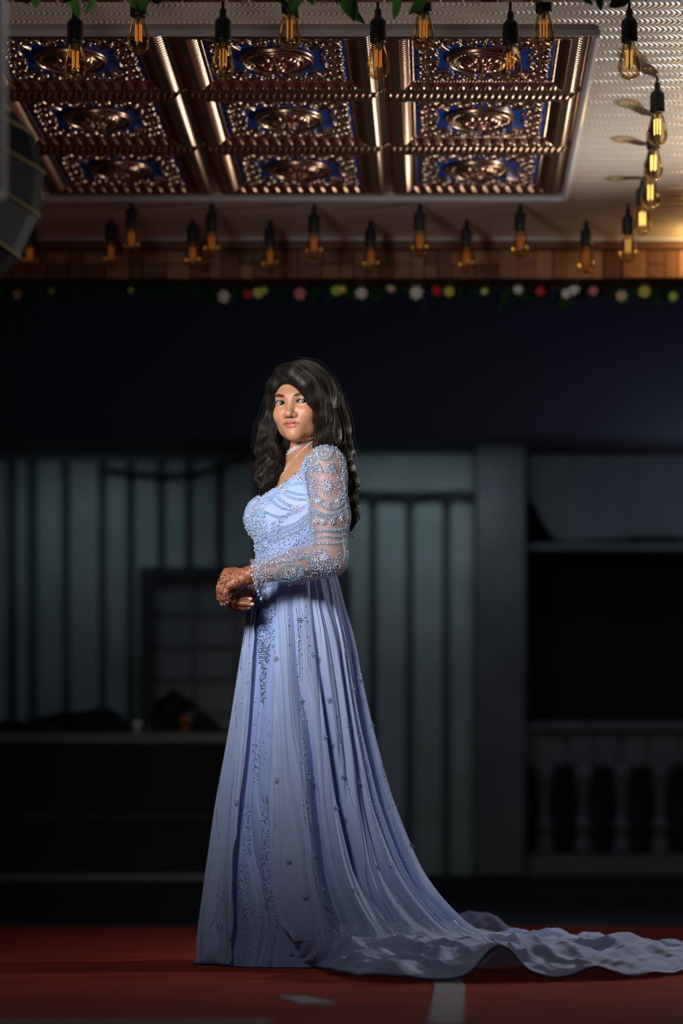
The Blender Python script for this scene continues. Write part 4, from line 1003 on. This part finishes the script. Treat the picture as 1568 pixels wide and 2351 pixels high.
def poly(pp, step):
    pp = np.asarray(pp, float)
    if len(pp) > 2:       # smooth curve through the points
        t = np.linspace(0, len(pp)-1, 80); i = np.clip(t.astype(int), 0, len(pp)-2); f = t-i
        p0 = pp[np.maximum(i-1, 0)]; p1 = pp[i]; p2 = pp[i+1]; p3 = pp[np.minimum(i+2, len(pp)-1)]; f = f[:, None]
        pp = 0.5*((2*p1)+(-p0+p2)*f+(2*p0-5*p1+4*p2-p3)*f*f+(-p0+3*p1-3*p2+p3)*f**3)
    s = np.r_[0, np.cumsum(np.hypot(*np.diff(pp, axis=0).T))]; u = np.arange(0, s[-1], step)
    return np.interp(u, s, pp[:, 0]), np.interp(u, s, pp[:, 1])
def line(pp, kind='b', r=0.0016, step=3.0, rows=1, gap=3.6, jit=0.25):
    x, y = poly(pp, step); dx, dy = np.gradient(x), np.gradient(y); nn = np.hypot(dx, dy)+1e-9
    for k in range(rows):
        o = (k-(rows-1)/2)*gap; put(x-dy/nn*o, y+dx/nn*o, kind, r, jit)
def rope(pp, rows=2, gap=4.0):
    line(pp, 'b', 0.0019, 2.8, rows, gap); line(pp, 'c', 0.0013, 3.4, 1); line(pp, 'c', 0.0022, 17, 1, 0, 1.0)
def flower(px, py, R, n=8, k='c'):
    a = np.arange(n)*2*PI/n+0.3
    for q, r in ((1.0, 0.0022), (0.72, 0.0025), (0.45, 0.0022)): put(px+R*q*np.cos(a), py+R*q*np.sin(a), k if q < 0.9 else 'p', r, 0.2)
    put([px], [py], 'c', 0.0034)
def scatter(poly_, n, kinds=('b', 'c', 'p'), rr=(0.0012, 0.0024), prob=(0.55, 0.33, 0.12)):
    poly_ = np.asarray(poly_, float); lo = poly_.min(0); hi = poly_.max(0)
    P = rng.uniform(lo, hi, (n*4, 2)); ins = np.zeros(len(P), bool); j = len(poly_)-1
    for i in range(len(poly_)):
        a, b = poly_[i], poly_[j]
        c = ((a[1] > P[:, 1]) != (b[1] > P[:, 1])) & (P[:, 0] < (b[0]-a[0])*(P[:, 1]-a[1])/(b[1]-a[1]+1e-9)+a[0]); ins ^= c; j = i
    P = P[ins][:n]; kk = rng.choice(len(kinds), len(P), p=prob)
    for k, kn in enumerate(kinds):
        s = kk == k
        if s.any(): put(P[s, 0], P[s, 1], kn, rng.uniform(rr[0], rr[1], s.sum()))
# neckline band and bust
scatter([(740, 1022), (725, 1022), (690, 1058), (652, 1088), (600, 1138), (560, 1186), (556, 1200), (590, 1190), (640, 1135), (690, 1098), (720, 1062)], 620)
scatter([(556, 1195), (600, 1160), (612, 1200), (614, 1262), (580, 1268), (565, 1230)], 620, rr=(0.0014, 0.0028))
scatter([(575, 1262), (618, 1255), (700, 1262), (705, 1285), (590, 1300), (578, 1285)], 330)
line([(735, 1028), (692, 1068), (652, 1096), (600, 1146), (560, 1190)], 'c', 0.0022, 4.5, 1)
line([(733, 1034), (700, 1074), (660, 1108), (615, 1150)], 'b', 0.0019, 3.2, 2)
for a in ([(640, 1118), (668, 1131), (704, 1137)], [(646, 1128), (672, 1144), (705, 1147)], [(618, 1146), (646, 1166), (682, 1173)], [(598, 1170), (640, 1187), (680, 1174)], [(640, 1108), (668, 1112), (706, 1106)]): rope(a)
line([(638, 1143), (650, 1154), (668, 1162)], 'c', 0.0030, 5, 2, 5); line([(668, 1162), (690, 1166), (704, 1160)], 'p', 0.0024, 4.2, 2, 4.5)
flower(682, 1170, 9); flower(649, 1122, 8); flower(690, 1098, 8)
for k in range(-3, 4): line([(617, 1233+k*4.3), (660, 1219+k*4.3), (690, 1203+k*4.0), (714, 1180+k*3.6)], 'c' if k in (-3, -1, 2) else 'b', 0.0021 if k in (-3, -1, 2) else 0.0019, 4.4 if k in (-3, -1, 2) else 3.0)
scatter([(618, 1238), (712, 1205), (714, 1236), (690, 1252), (620, 1254)], 190)
for px, py in ((632, 1200), (645, 1192), (640, 1212), (628, 1212), (655, 1184)): scatter([(px-8, py-7), (px+8, py-7), (px+8, py+7), (px-8, py+7)], 22)
line([(607, 1172), (612, 1205), (616, 1262)], 'c', 0.0018, 4)
# sleeve
line([(703, 1045), (706, 1080), (710, 1120), (714, 1170), (717, 1215), (719, 1255)], 'b', 0.0019, 3.0, 3, 4); line([(703, 1045), (706, 1080), (712, 1150), (719, 1255)], 'c', 0.0020, 6, 2, 6)
for R in (1.0, 0.78, 0.55, 0.3):
    a = np.linspace(0, 2*PI, int(46*R)+6); put(743+19*R*np.cos(a), 1042+14*R*np.sin(a), 'b' if R in (1.0, 0.55) else 'c', 0.0019)
for cx_s in (729, 759):
    scatter([(cx_s-4, 1060), (cx_s+3, 1060), (cx_s+13, 1082), (cx_s, 1090), (cx_s-13, 1082)], 75); line([(cx_s-12, 1084), (cx_s, 1062), (cx_s+12, 1084)], 'b', 0.0019, 3)
flower(750, 1117, 19, 14, 'c'); flower(750, 1117, 11, 10, 'p')
scatter([(708, 1028), (740, 1019), (770, 1024), (790, 1050), (796, 1100), (784, 1100), (776, 1050), (745, 1028), (712, 1040)], 210)
scatter([(710, 1090), (730, 1100), (728, 1135), (712, 1150)], 90); scatter([(772, 1090), (796, 1090), (798, 1150), (776, 1140)], 110)
scatter([(712, 1052), (724, 1056), (716, 1092), (708, 1092)], 45)
for a in ([(716, 1124), (734, 1145), (755, 1152), (778, 1145), (795, 1126)], [(716, 1140), (736, 1160), (757, 1168), (780, 1160), (797, 1142)], [(718, 1168), (740, 1179), (765, 1180), (797, 1164)], [(720, 1176), (742, 1187), (766, 1188), (798, 1174)]): rope(a)
for px, py in ((730, 1150), (752, 1160), (775, 1152), (741, 1198), (762, 1198), (785, 1190), (726, 1196)): flower(px, py, 6, 7)
for yy in (1217, 1231, 1246): rope([(718, yy+2), (745, yy+1), (772, yy), (798, yy-4)], 2, 3.6)
scatter([(716, 1262), (740, 1255), (760, 1280), (782, 1268), (796, 1296), (770, 1315), (720, 1310), (700, 1280)], 330)
scatter([(580, 1282), (640, 1272), (712, 1262), (716, 1280), (660, 1290), (590, 1302)], 260)
scatter([(700, 1300), (760, 1296), (790, 1308), (740, 1330), (690, 1345), (620, 1360), (600, 1366), (594, 1345), (650, 1345)], 330)
for R in (1.0, 0.86, 0.5, 0.25):
    a = np.linspace(0, 2*PI, int(70*R)+5); put(663+33*R*np.cos(a), 1316+21*R*np.sin(a)-0.12*33*R*np.cos(a), 'b' if R > 0.4 else 'c', 0.0019)
scatter([(645, 1308), (680, 1302), (690, 1318), (670, 1332), (645, 1328)], 75)
scatter([(600, 1130), (562, 1158), (555, 1195), (578, 1202), (618, 1150)], 170)
scatter([(584, 1296), (640, 1280), (700, 1270), (770, 1278), (792, 1300), (740, 1326), (640, 1352), (596, 1362)], 260, rr=(0.0010, 0.0018))
line([(790, 1060), (796, 1120), (797, 1200), (795, 1285)], 'b', 0.0018, 3.0, 3, 3.5); line([(793, 1080), (797, 1180), (795, 1285)], 'c', 0.0020, 6)
flower(610, 1322, 13, 10, 'c'); flower(725, 1290, 12, 9, 'c'); flower(745, 1280, 9, 9, 'p')
scatter([(582, 1300), (600, 1298), (602, 1362), (590, 1368)], 110)
line([(583, 1296), (583, 1320), (588, 1345), (596, 1368)], 'c', 0.0022, 3.8, 2, 4)
M_c = mat('crystal', (0.86, 0.87, 0.92), 0.08, 0.95); M_b = mat('blue_bead', (0.19, 0.37, 0.55), 0.22, spec=0.8); M_p = mat('lilac_bead', (0.46, 0.50, 0.80), 0.2, spec=0.8)
cp = np.concatenate(pts['b']); isl = f_slv(cp.astype(np.float32)) < 0.006
for kind, m, nm_ in (('c', M_c, 'crystal_beads'), ('b', M_b, 'seed_beads'), ('p', M_p, 'lilac_beads')):
    P = np.concatenate(pts[kind]); R = np.concatenate(rad[kind])*(0.86 if kind == 'b' else 1.0); on = np.abs(f_slv(P.astype(np.float32))) < 0.006
    beads(nm_, P[~on], R[~on], m, bodice, 'tiny %s sewn on the bodice' % nm_.replace('_', ' ')); beads(nm_, P[on], R[on], m, sleeve, 'tiny %s sewn on the sleeve' % nm_.replace('_', ' '))
# drop beads along the cuff
for k, (px, py) in enumerate([(578, 1301), (577, 1311), (578, 1321), (582, 1330), (585, 1340), (588, 1349), (592, 1358), (594, 1366), (599, 1375)]):
    V_ = ico_v*np.array([0.0030, 0.0030, 0.0052 if k % 2 == 0 else 0.0036]); p = P3(px, py, -0.262+0.004*k)
    link('drop_bead', mesh('drop_bead', V_+p, ico_f, mat('drop_%d' % k, (0.40, 0.66, 0.90) if k % 2 == 0 else (0.24, 0.34, 0.70), 0.15), True), sleeve)

# necklace ------------------------------------------------------------
def neck_ring(c0, tiltf, n, r_off, rise=0.1):
    """points round the neck where a tilted plane meets the skin"""
    out = []
    a = np.arange(n)*2*PI/n
    d = np.cos(a)[:, None]*bf+np.sin(a)[:, None]*bl
    fr_ = np.clip(np.cos(a), -1, 1)
    d = d+np.array([0, 0, 1.0])*(-tiltf*fr_+rise*np.sin(a)**2)[:, None]; d /= np.linalg.norm(d, axis=1, keepdims=True)
    f = lambda P: smin(f_bodytop(P), f_armn(P), 0.03)
    t = np.full(n, 0.20)
    for _ in range(60): t = t-np.clip(f((c0+d*t[:, None]).astype(np.float32)), -0.01, 0.02)*0.8
    return c0+d*(t+r_off)[:, None]
M_gem = mat('necklace_crystal', (0.92, 0.90, 0.92), 0.10, 0.8)
nk = wpart('necklace', mesh('necklace', *tube_arrays([np.concatenate([r_, r_[:1]]) for r_ in [neck_ring(P3(698, 1024, 0.0), 0.42, 60, 0.001)]], [0.0012], 6), M_gem, True), label='two strand crystal choker with a longer crystal chain')
R1 = neck_ring(P3(698, 1021, 0.0), 0.42, 64, 0.0028); R2 = neck_ring(P3(698, 1027, 0.0), 0.42, 64, 0.0028); R3 = neck_ring(P3(702, 1034, 0.0), 0.95, 110, 0.002, 0.28)
R4 = neck_ring(P3(702, 1037, 0.0), 1.0, 110, 0.002, 0.28)
beads('necklace_crystals', np.concatenate([R1, R2, R3, R4]), np.r_[np.full(128, 0.0029), np.full(220, 0.0019)], M_gem, nk, 'cut crystals of the choker and chain')
# rings on the fingers
M_gold = mat('ring_gold', (0.85, 0.60, 0.28), 0.2, 1.0)
def finger_ring(a, b, t, r, m=M_gold, stone=None):
    a, b = P3(*a), P3(*b); c = a*(1-t)+b*t; d = (b-a)/np.linalg.norm(b-a); e1 = np.cross(d, [0, 1, 0]); e1 /= np.linalg.norm(e1); e2 = np.cross(d, e1)
    an = np.linspace(0, 2*PI, 25)[:, None]; loop = c+r*(np.cos(an)*e1+np.sin(an)*e2)
    Vr, Fr = tube_arrays([loop], [0.0014], 6); wpart('ring', mesh('ring', Vr, Fr, m, True), label='gold ring on a finger')
finger_ring(FN[1][0], FN[1][1], 0.45, 0.0098); finger_ring(FN[2][0], FN[2][1], 0.45, 0.0095); finger_ring(FF[0][1], FF[0][2], 0.3, 0.0095); finger_ring(FF[1][1], FF[1][2], 0.35, 0.0095, mat('ring_silver', (0.8, 0.8, 0.82), 0.15, 1.0))

# ------------------------------------------------------------------ skirt and train
SIL = np.array([(1285, 592, 756), (1330, 584, 772), (1400, 571, 790), (1450, 564, 805), (1560, 548, 828), (1660, 534, 850), (1750, 522, 873), (1850, 508, 900), (1930, 499, 930), (2000, 491, 962), (2060, 484, 1003), (2110, 478, 1050), (2150, 474, 1092), (2190, 471, 1140), (2212, 470, 1170)], float)
BZ = np.array([(1285, .118), (1400, .160), (1560, .185), (1750, .215), (1930, .250), (2110, .29), (2212, .32)])
HEM = np.array([(140, -.56, 7.42), (180, -.655, 7.20), (205, -.630, 7.08), (222, -.585, 7.00), (240, -.500, 6.975), (256, -.40, 6.98), (265, -.33, 6.86), (275, -.27, 6.55), (285, -.215, 6.28), (297, -.13, 6.12), (308, .03, 6.09), (318, .18, 6.12), (330, .34, 6.17), (342, .52, 6.30), (352, .67, 6.62), (362, .80, 7.0), (376, .86, 7.5), (395, .62, 8.05), (415, .32, 8.35), (440, .0, 8.3), (470, -.25, 7.95), (500, -.56, 7.42)])
def hermite(x, xp, yp):
    """smooth monotone interpolation"""
    m = np.gradient(yp, xp); i = np.clip(np.searchsorted(xp, x)-1, 0, len(xp)-2); h = xp[i+1]-xp[i]; t = (x-xp[i])/h
    return (2*t**3-3*t**2+1)*yp[i]+(t**3-2*t**2+t)*h*m[i]+(-2*t**3+3*t**2)*yp[i+1]+(t**3-t**2)*h*m[i+1]
frng = np.random.default_rng(5)
fold_set = [(7, .40), (11, .60), (17, .62), (27, .46), (43, .30), (67, .17), (101, .08)]
fph = frng.uniform(0, 6.28, len(fold_set))
def fold(th, t):
    """pleats: rounded ridges and narrow valleys"""
    s = 0
    wob = 0.10*np.sin(3*th+5*t)+0.05*np.sin(7*th-4*t)+0.03*np.sin(13*th+9*t)
    for (n_, a_), p_ in zip(fold_set, fph):
        calm = 1-0.62*np.exp(-((np.degrees(th) % 360-266)/15.0)**2)
        amp = a_*(1.0 if n_ < 30 else (1.4-t))*(calm if n_ > 12 else 1.0)
        s = s+amp*(np.abs(np.sin(0.5*n_*(th+wob)+p_))*2-1.27)
    return s
def skirt(thd, t, inset=0.0, famp=1.0):
    """surface point for angle thd (degrees, 180 = picture left, 270 = to the viewer, 360 = right) and fall t: 0 waist, 1 floor, 2 hem"""
    thd = (np.asarray(thd, float)-140) % 360+140; t = np.asarray(t, float); th = np.radians(thd)
    tk = 0.89; sr = np.clip((t-tk)/(2-tk), 0, 1)
    def ring(tt):
        py = 1285+(2212-1285)*tt
        xl = hermite(py, SIL[:, 0], SIL[:, 1]); xr = hermite(py, SIL[:, 0], SIL[:, 2]); b = np.interp(py, BZ[:, 0], BZ[:, 1])
        c = (xl+xr)/2; a = (xr-xl)/2
        ly = b*np.sin(th); Yd = 7.2+ly
        # widths are measured at the distance of the body
        X = (c-CX)*7.2/FPX+a*7.2/FPX*np.cos(th)
        return np.stack([X, Yd, CAMZ+(CY-py)*7.2/FPX], -1)
    tm = np.minimum(t, tk); A = ring(tm)
    Cc = ring(np.full_like(t, 0.995)); Cc[..., 2] = 0.022
    hx = hermite(np.where(thd < 140, thd+360, thd), HEM[:, 0], HEM[:, 1]); hy = hermite(np.where(thd < 140, thd+360, thd), HEM[:, 0], HEM[:, 2])
    H = np.stack([hx, hy, np.full_like(hx, 0.013)], -1)
    s = np.clip((t-tk)/(2-tk), 0, 1)[..., None]
    Bz = (1-s)**2*ring(np.full_like(t, tk))+2*s*(1-s)*Cc+s*s*H
    P = np.where(t[..., None] <= tk, A, Bz)
    ctr = np.stack([np.full_like(hx, -0.37)+0*th, np.full_like(hx, 7.2), P[..., 2]], -1)
    ctr[..., 0] = np.where(t <= tk, ring(tm)[..., 0]-np.cos(th)*0.1, ctr[..., 0])
    rd = np.stack([np.cos(th), np.sin(th), 0*th], -1)
    tt = np.where(t <= tk, t, tk+0.30*sr)
    amp = famp*(0.0035+0.019*tt**1.1)
    w = np.clip(sr/0.55, 0, 1); w = w*w*(3-2*w)
    f = fold(th, tt)
    long_ = np.clip((np.hypot(H[..., 0]-Cc[..., 0], H[..., 1]-Cc[..., 1])-0.05)/0.3, 0, 1)
    deep = -0.030*np.exp(-((thd-293-6*tt)/3.2)**2)*np.clip(tt*3, 0, 1)*(1-w)*famp
    P = P+rd*((amp*f*(1-w*long_)+deep)-inset)[..., None]
    # lying cloth: rumpled ridges, lifted a little off the floor
    x, y = P[..., 0], P[..., 1]
    sp_ = np.clip((sr-0.12)/0.35, 0, 1); sp_ = sp_*sp_*(3-2*sp_)*long_
    rip = 0.5+0.5*np.sin(0.5*11*th*1.6+3*np.sin(2.3*t+th)+1.0)
    wx_ = x+0.05*np.sin(5*y+1)+0.02*np.sin(13*y); wy_ = y+0.06*np.sin(6*x)+0.02*np.sin(17*x+2)
    def rdg(v, p): return (1.03-np.sqrt(np.sin(v)**2+0.03))**p
    rum = 0.026*rdg(5*wx_+6.5*wy_, 1.6)+0.022*rdg(9*wx_-4*wy_+1.3, 1.6)+0.013*rdg(17*wx_+9*wy_, 1.4)+0.010*rdg(13*wx_-21*wy_+.7, 1.3)+0.005*rdg(37*wx_+26*wy_, 1.2)+0.0035*rdg(61*wx_-40*wy_, 1.1)
    edge = np.clip((2-t)/0.10, 0, 1)
    z = sp_*(rum*(0.30+0.70*edge)+0.010*rip*edge)*famp
    z = z+0.070*np.exp(-((x-0.10)/0.24)**2-((y-8.12)/0.10)**2)*sp_+0.035*np.exp(-((x-0.50)/0.12)**2-((y-7.0)/0.20)**2)*sp_+0.028*np.exp(-((x-0.30)/0.12)**2-((y-6.55)/0.10)**2)*sp_
    z = z+0.072*np.exp(-((x-0.145)/0.055)**2-((y-6.13)/0.11)**2)*sp_+0.026*np.exp(-((x-0.37)/0.06)**2-((y-6.22)/0.08)**2)*sp_+0.030*np.exp(-((x+0.10)/0.06)**2-((y-6.2)/0.08)**2)*sp_
    P[..., 2] = np.maximum(P[..., 2]+z, 0.0095)
    return P
# overskirt: open over the front panel
nth, ntt = 900, 340
uu = np.linspace(0, 1, nth)[:, None]; tt = np.r_[np.linspace(0, 0.89, 170), np.linspace(0.89, 2, 171)[1:]][None, :]; ntt = tt.shape[1]
ga = 222+3*np.sin(4*tt)-16*np.exp(-tt/0.12)+0*uu; gb_ = 248.5+2.0*np.sin(5*tt+1)+7*np.clip(tt-0.75, 0, 0.6)+0*uu
th = gb_+(ga+360-gb_)*uu
PS = skirt(th, tt+0*uu)
# the two front edges curl forward a little
curl = np.exp(-uu/0.008)+np.exp(-(1-uu)/0.008)
PS[..., 1] -= 0.010*curl*np.clip(tt*2, 0, 1)*(tt < 1.2)
overskirt = wpart('overskirt', mesh('overskirt', PS.reshape(-1, 3), grid_faces(nth, ntt), M_org, True), label='sheer pale blue overskirt flowing into a long train')
# rolled hem along the train
hemP = PS[:, -1, :].copy(); hemP[:, 2] = np.maximum(hemP[:, 2], 0.0105)
Vt, Ft = tube_arrays([hemP], [0.0034], 8); link('hem', mesh('hem', Vt, Ft, mat('hem_blue', (0.10, 0.135, 0.30), 0.5), True), overskirt)
# underskirt
n1, n2 = 420, 200
th2 = np.linspace(0, 360, n1, endpoint=False)[:, None]+140; t2 = np.linspace(0, 1.0, n2)[None, :]
def under(thd, t, push=0.0):
    P = skirt(thd, np.minimum(t, 0.9)+0*thd, 0.016, 0.55)
    # straight fall to a stiff satin hem
    py = 1285+(2216-1285)*t
    k = np.clip((t-0.9)/0.1, 0, 1)
    P[..., 2] = np.where(t > 0.9, P[..., 2]*(1-k)+0.0085*k, P[..., 2])
    rd = np.stack([np.cos(np.radians(thd)), np.sin(np.radians(thd)), 0*thd], -1)
    fr_ = np.exp(-((thd-232)/26.0)**2)
    return P+rd*((0.030*k*k+0.010*np.sin(np.radians(thd)*14)*k)*fr_-0.0*k+push)[..., None]
PU = under(th2+0*t2, t2+0*th2)
Fu = grid_faces(n1, n2, True)
underskirt = wpart('underskirt', mesh('underskirt', PU.reshape(-1, 3), Fu, M_under, True), label='satin front panel with trailing bead work')

# ------------------------------------------------------------------ beads of the skirt
pxU, pyU = proj(PU); visU = (PU[..., 1] < 7.2) & (th2 > 196) & (th2 < 264)
def under_at(px, py):
    """nearest underskirt points on the viewer's side for photo pixels"""
    ok = np.argwhere(visU); A = np.stack([pxU[visU], pyU[visU]], -1); PP = PU[visU]; out = np.empty((len(px), 3))
    for k in range(len(px)):
        d2 = (A[:, 0]-px[k])**2+(A[:, 1]-py[k])**2; out[k] = PP[np.argmin(d2)]
    j = rng.normal(0, 0.0006, out.shape); return out+j+np.array([-0.0015, -0.0035, 0])
def column(x0, x1, y0, y1, n, taper=0.6, r=(0.0010, 0.0024)):
    v = rng.random(n)**1.1; y = y0+(y1-y0)*v; w = 1-taper*v
    x = (x0+x1)/2+(rng.random(n)-0.5)*(x1-x0)*w
    return x, y, rng.uniform(*r, n)
cols = [column(576, 612, 1348, 1450, 260, 0.1, (0.0014, 0.0028)), column(588, 626, 1400, 1520, 230, 0.4, (0.0012, 0.0026)), column(592, 616, 1480, 1612, 190, 0.75, (0.0012, 0.0026)), column(572, 586, 1430, 1560, 90, 0.5), column(612, 634, 1370, 1500, 60, 0.2, (0.0010, 0.0018)),
        column(580, 600, 1700, 1800, 70, 0.3, (0.0009, 0.0018)), column(556, 580, 1840, 1960, 80, 0.2, (0.0009, 0.0017)), column(598, 626, 1825, 1960, 150, 0.3, (0.0009, 0.0019)), column(598, 628, 1960, 2090, 120, 0.2, (0.0009, 0.0019)), column(545, 575, 1980, 2110, 90, 0.2, (0.0009, 0.0017)), column(530, 640, 2060, 2190, 170, 0.0, (0.0008, 0.0016)), column(570, 640, 1600, 1760, 40, 0, (0.0009, 0.0016))]
cx_all = np.concatenate([c[0] for c in cols]); cy_all = np.concatenate([c[1] for c in cols]); cr_all = np.concatenate([c[2] for c in cols])
PB = under_at(cx_all, cy_all); kk = rng.random(len(PB))
beads('crystal_beads', PB[kk < 0.45], cr_all[kk < 0.45], M_c, underskirt, 'tiny crystals trailing down the front panel'); beads('seed_beads', PB[kk >= 0.45], cr_all[kk >= 0.45], M_b, underskirt, 'tiny blue beads trailing down the front panel')
# fine beaded lines running down the overskirt, and little crystal flowers
lp, lr, bp_, br = [], [], [], []
lrng = np.random.default_rng(21)
for k, a in enumerate(np.r_[lrng.uniform(250, 372, 44), lrng.uniform(196, 220, 8)]):
    n_seg = lrng.integers(2, 5)
    for _ in range(n_seg):
        t0 = lrng.uniform(0.02, 1.65); ln = lrng.uniform(0.10, 0.26)
        if a < 222: t0 = min(t0, 0.8)
        tq = np.arange(t0, min(t0+ln, 1.96), 0.0042); P = skirt(np.full_like(tq, a), tq); dv = np.diff(P, axis=0)
        nrm = np.array([0.0, -0.0022, 0.0010]); 
        tgt, tr_ = (lp, lr) if lrng.random() < 0.55 else (bp_, br)
        tgt.append(P+nrm); tr_.append(np.full(len(P), 0.00105))
        for m_ in lrng.uniform(0, 1, 3): lp.append(P[int(m_*(len(P)-1))][None]+nrm*1.3); lr.append(np.array([0.0022]))
fl_pts = [(690, 1609), (633, 1515), (687, 1425), (720, 1505), (757, 1608), (747, 1690), (637, 1790), (710, 1787), (773, 1860), (787, 1783), (820, 1799), (872, 1768), (823, 1562), (808, 1581), (903, 1868), (662, 1979), (745, 2078), (898, 1990), (812, 2044), (977, 2040), (854, 1668), (545, 1842), (863, 2180), (1010, 2110), (1090, 2160), (800, 1950), (945, 1945), (700, 2060)]
pxS, pyS = proj(PS); front_ = PS[..., 1] < 7.2+0.1*(PS[..., 0] > -0.2)
A = np.stack([pxS[front_], pyS[front_]], -1); PP = PS[front_]
for px, py in fl_pts:
    c = PP[np.argmin((A[:, 0]-px)**2+(A[:, 1]-py)**2)]+np.array([0, -0.004, 0.001])
    lp.append(c[None]); lr.append(np.array([0.0036])); a = np.arange(6)*PI/3
    bp_.append(c+np.stack([0.0062*np.cos(a), 0*a, 0.0062*np.sin(a)], -1)); br.append(np.full(6, 0.0022))
beads('crystal_beads', np.concatenate(lp), np.concatenate(lr), M_c, overskirt, 'fine crystal lines down the overskirt'); beads('seed_beads', np.concatenate(bp_), np.concatenate(br), M_b, overskirt, 'fine blue bead lines and small bead flowers on the overskirt')
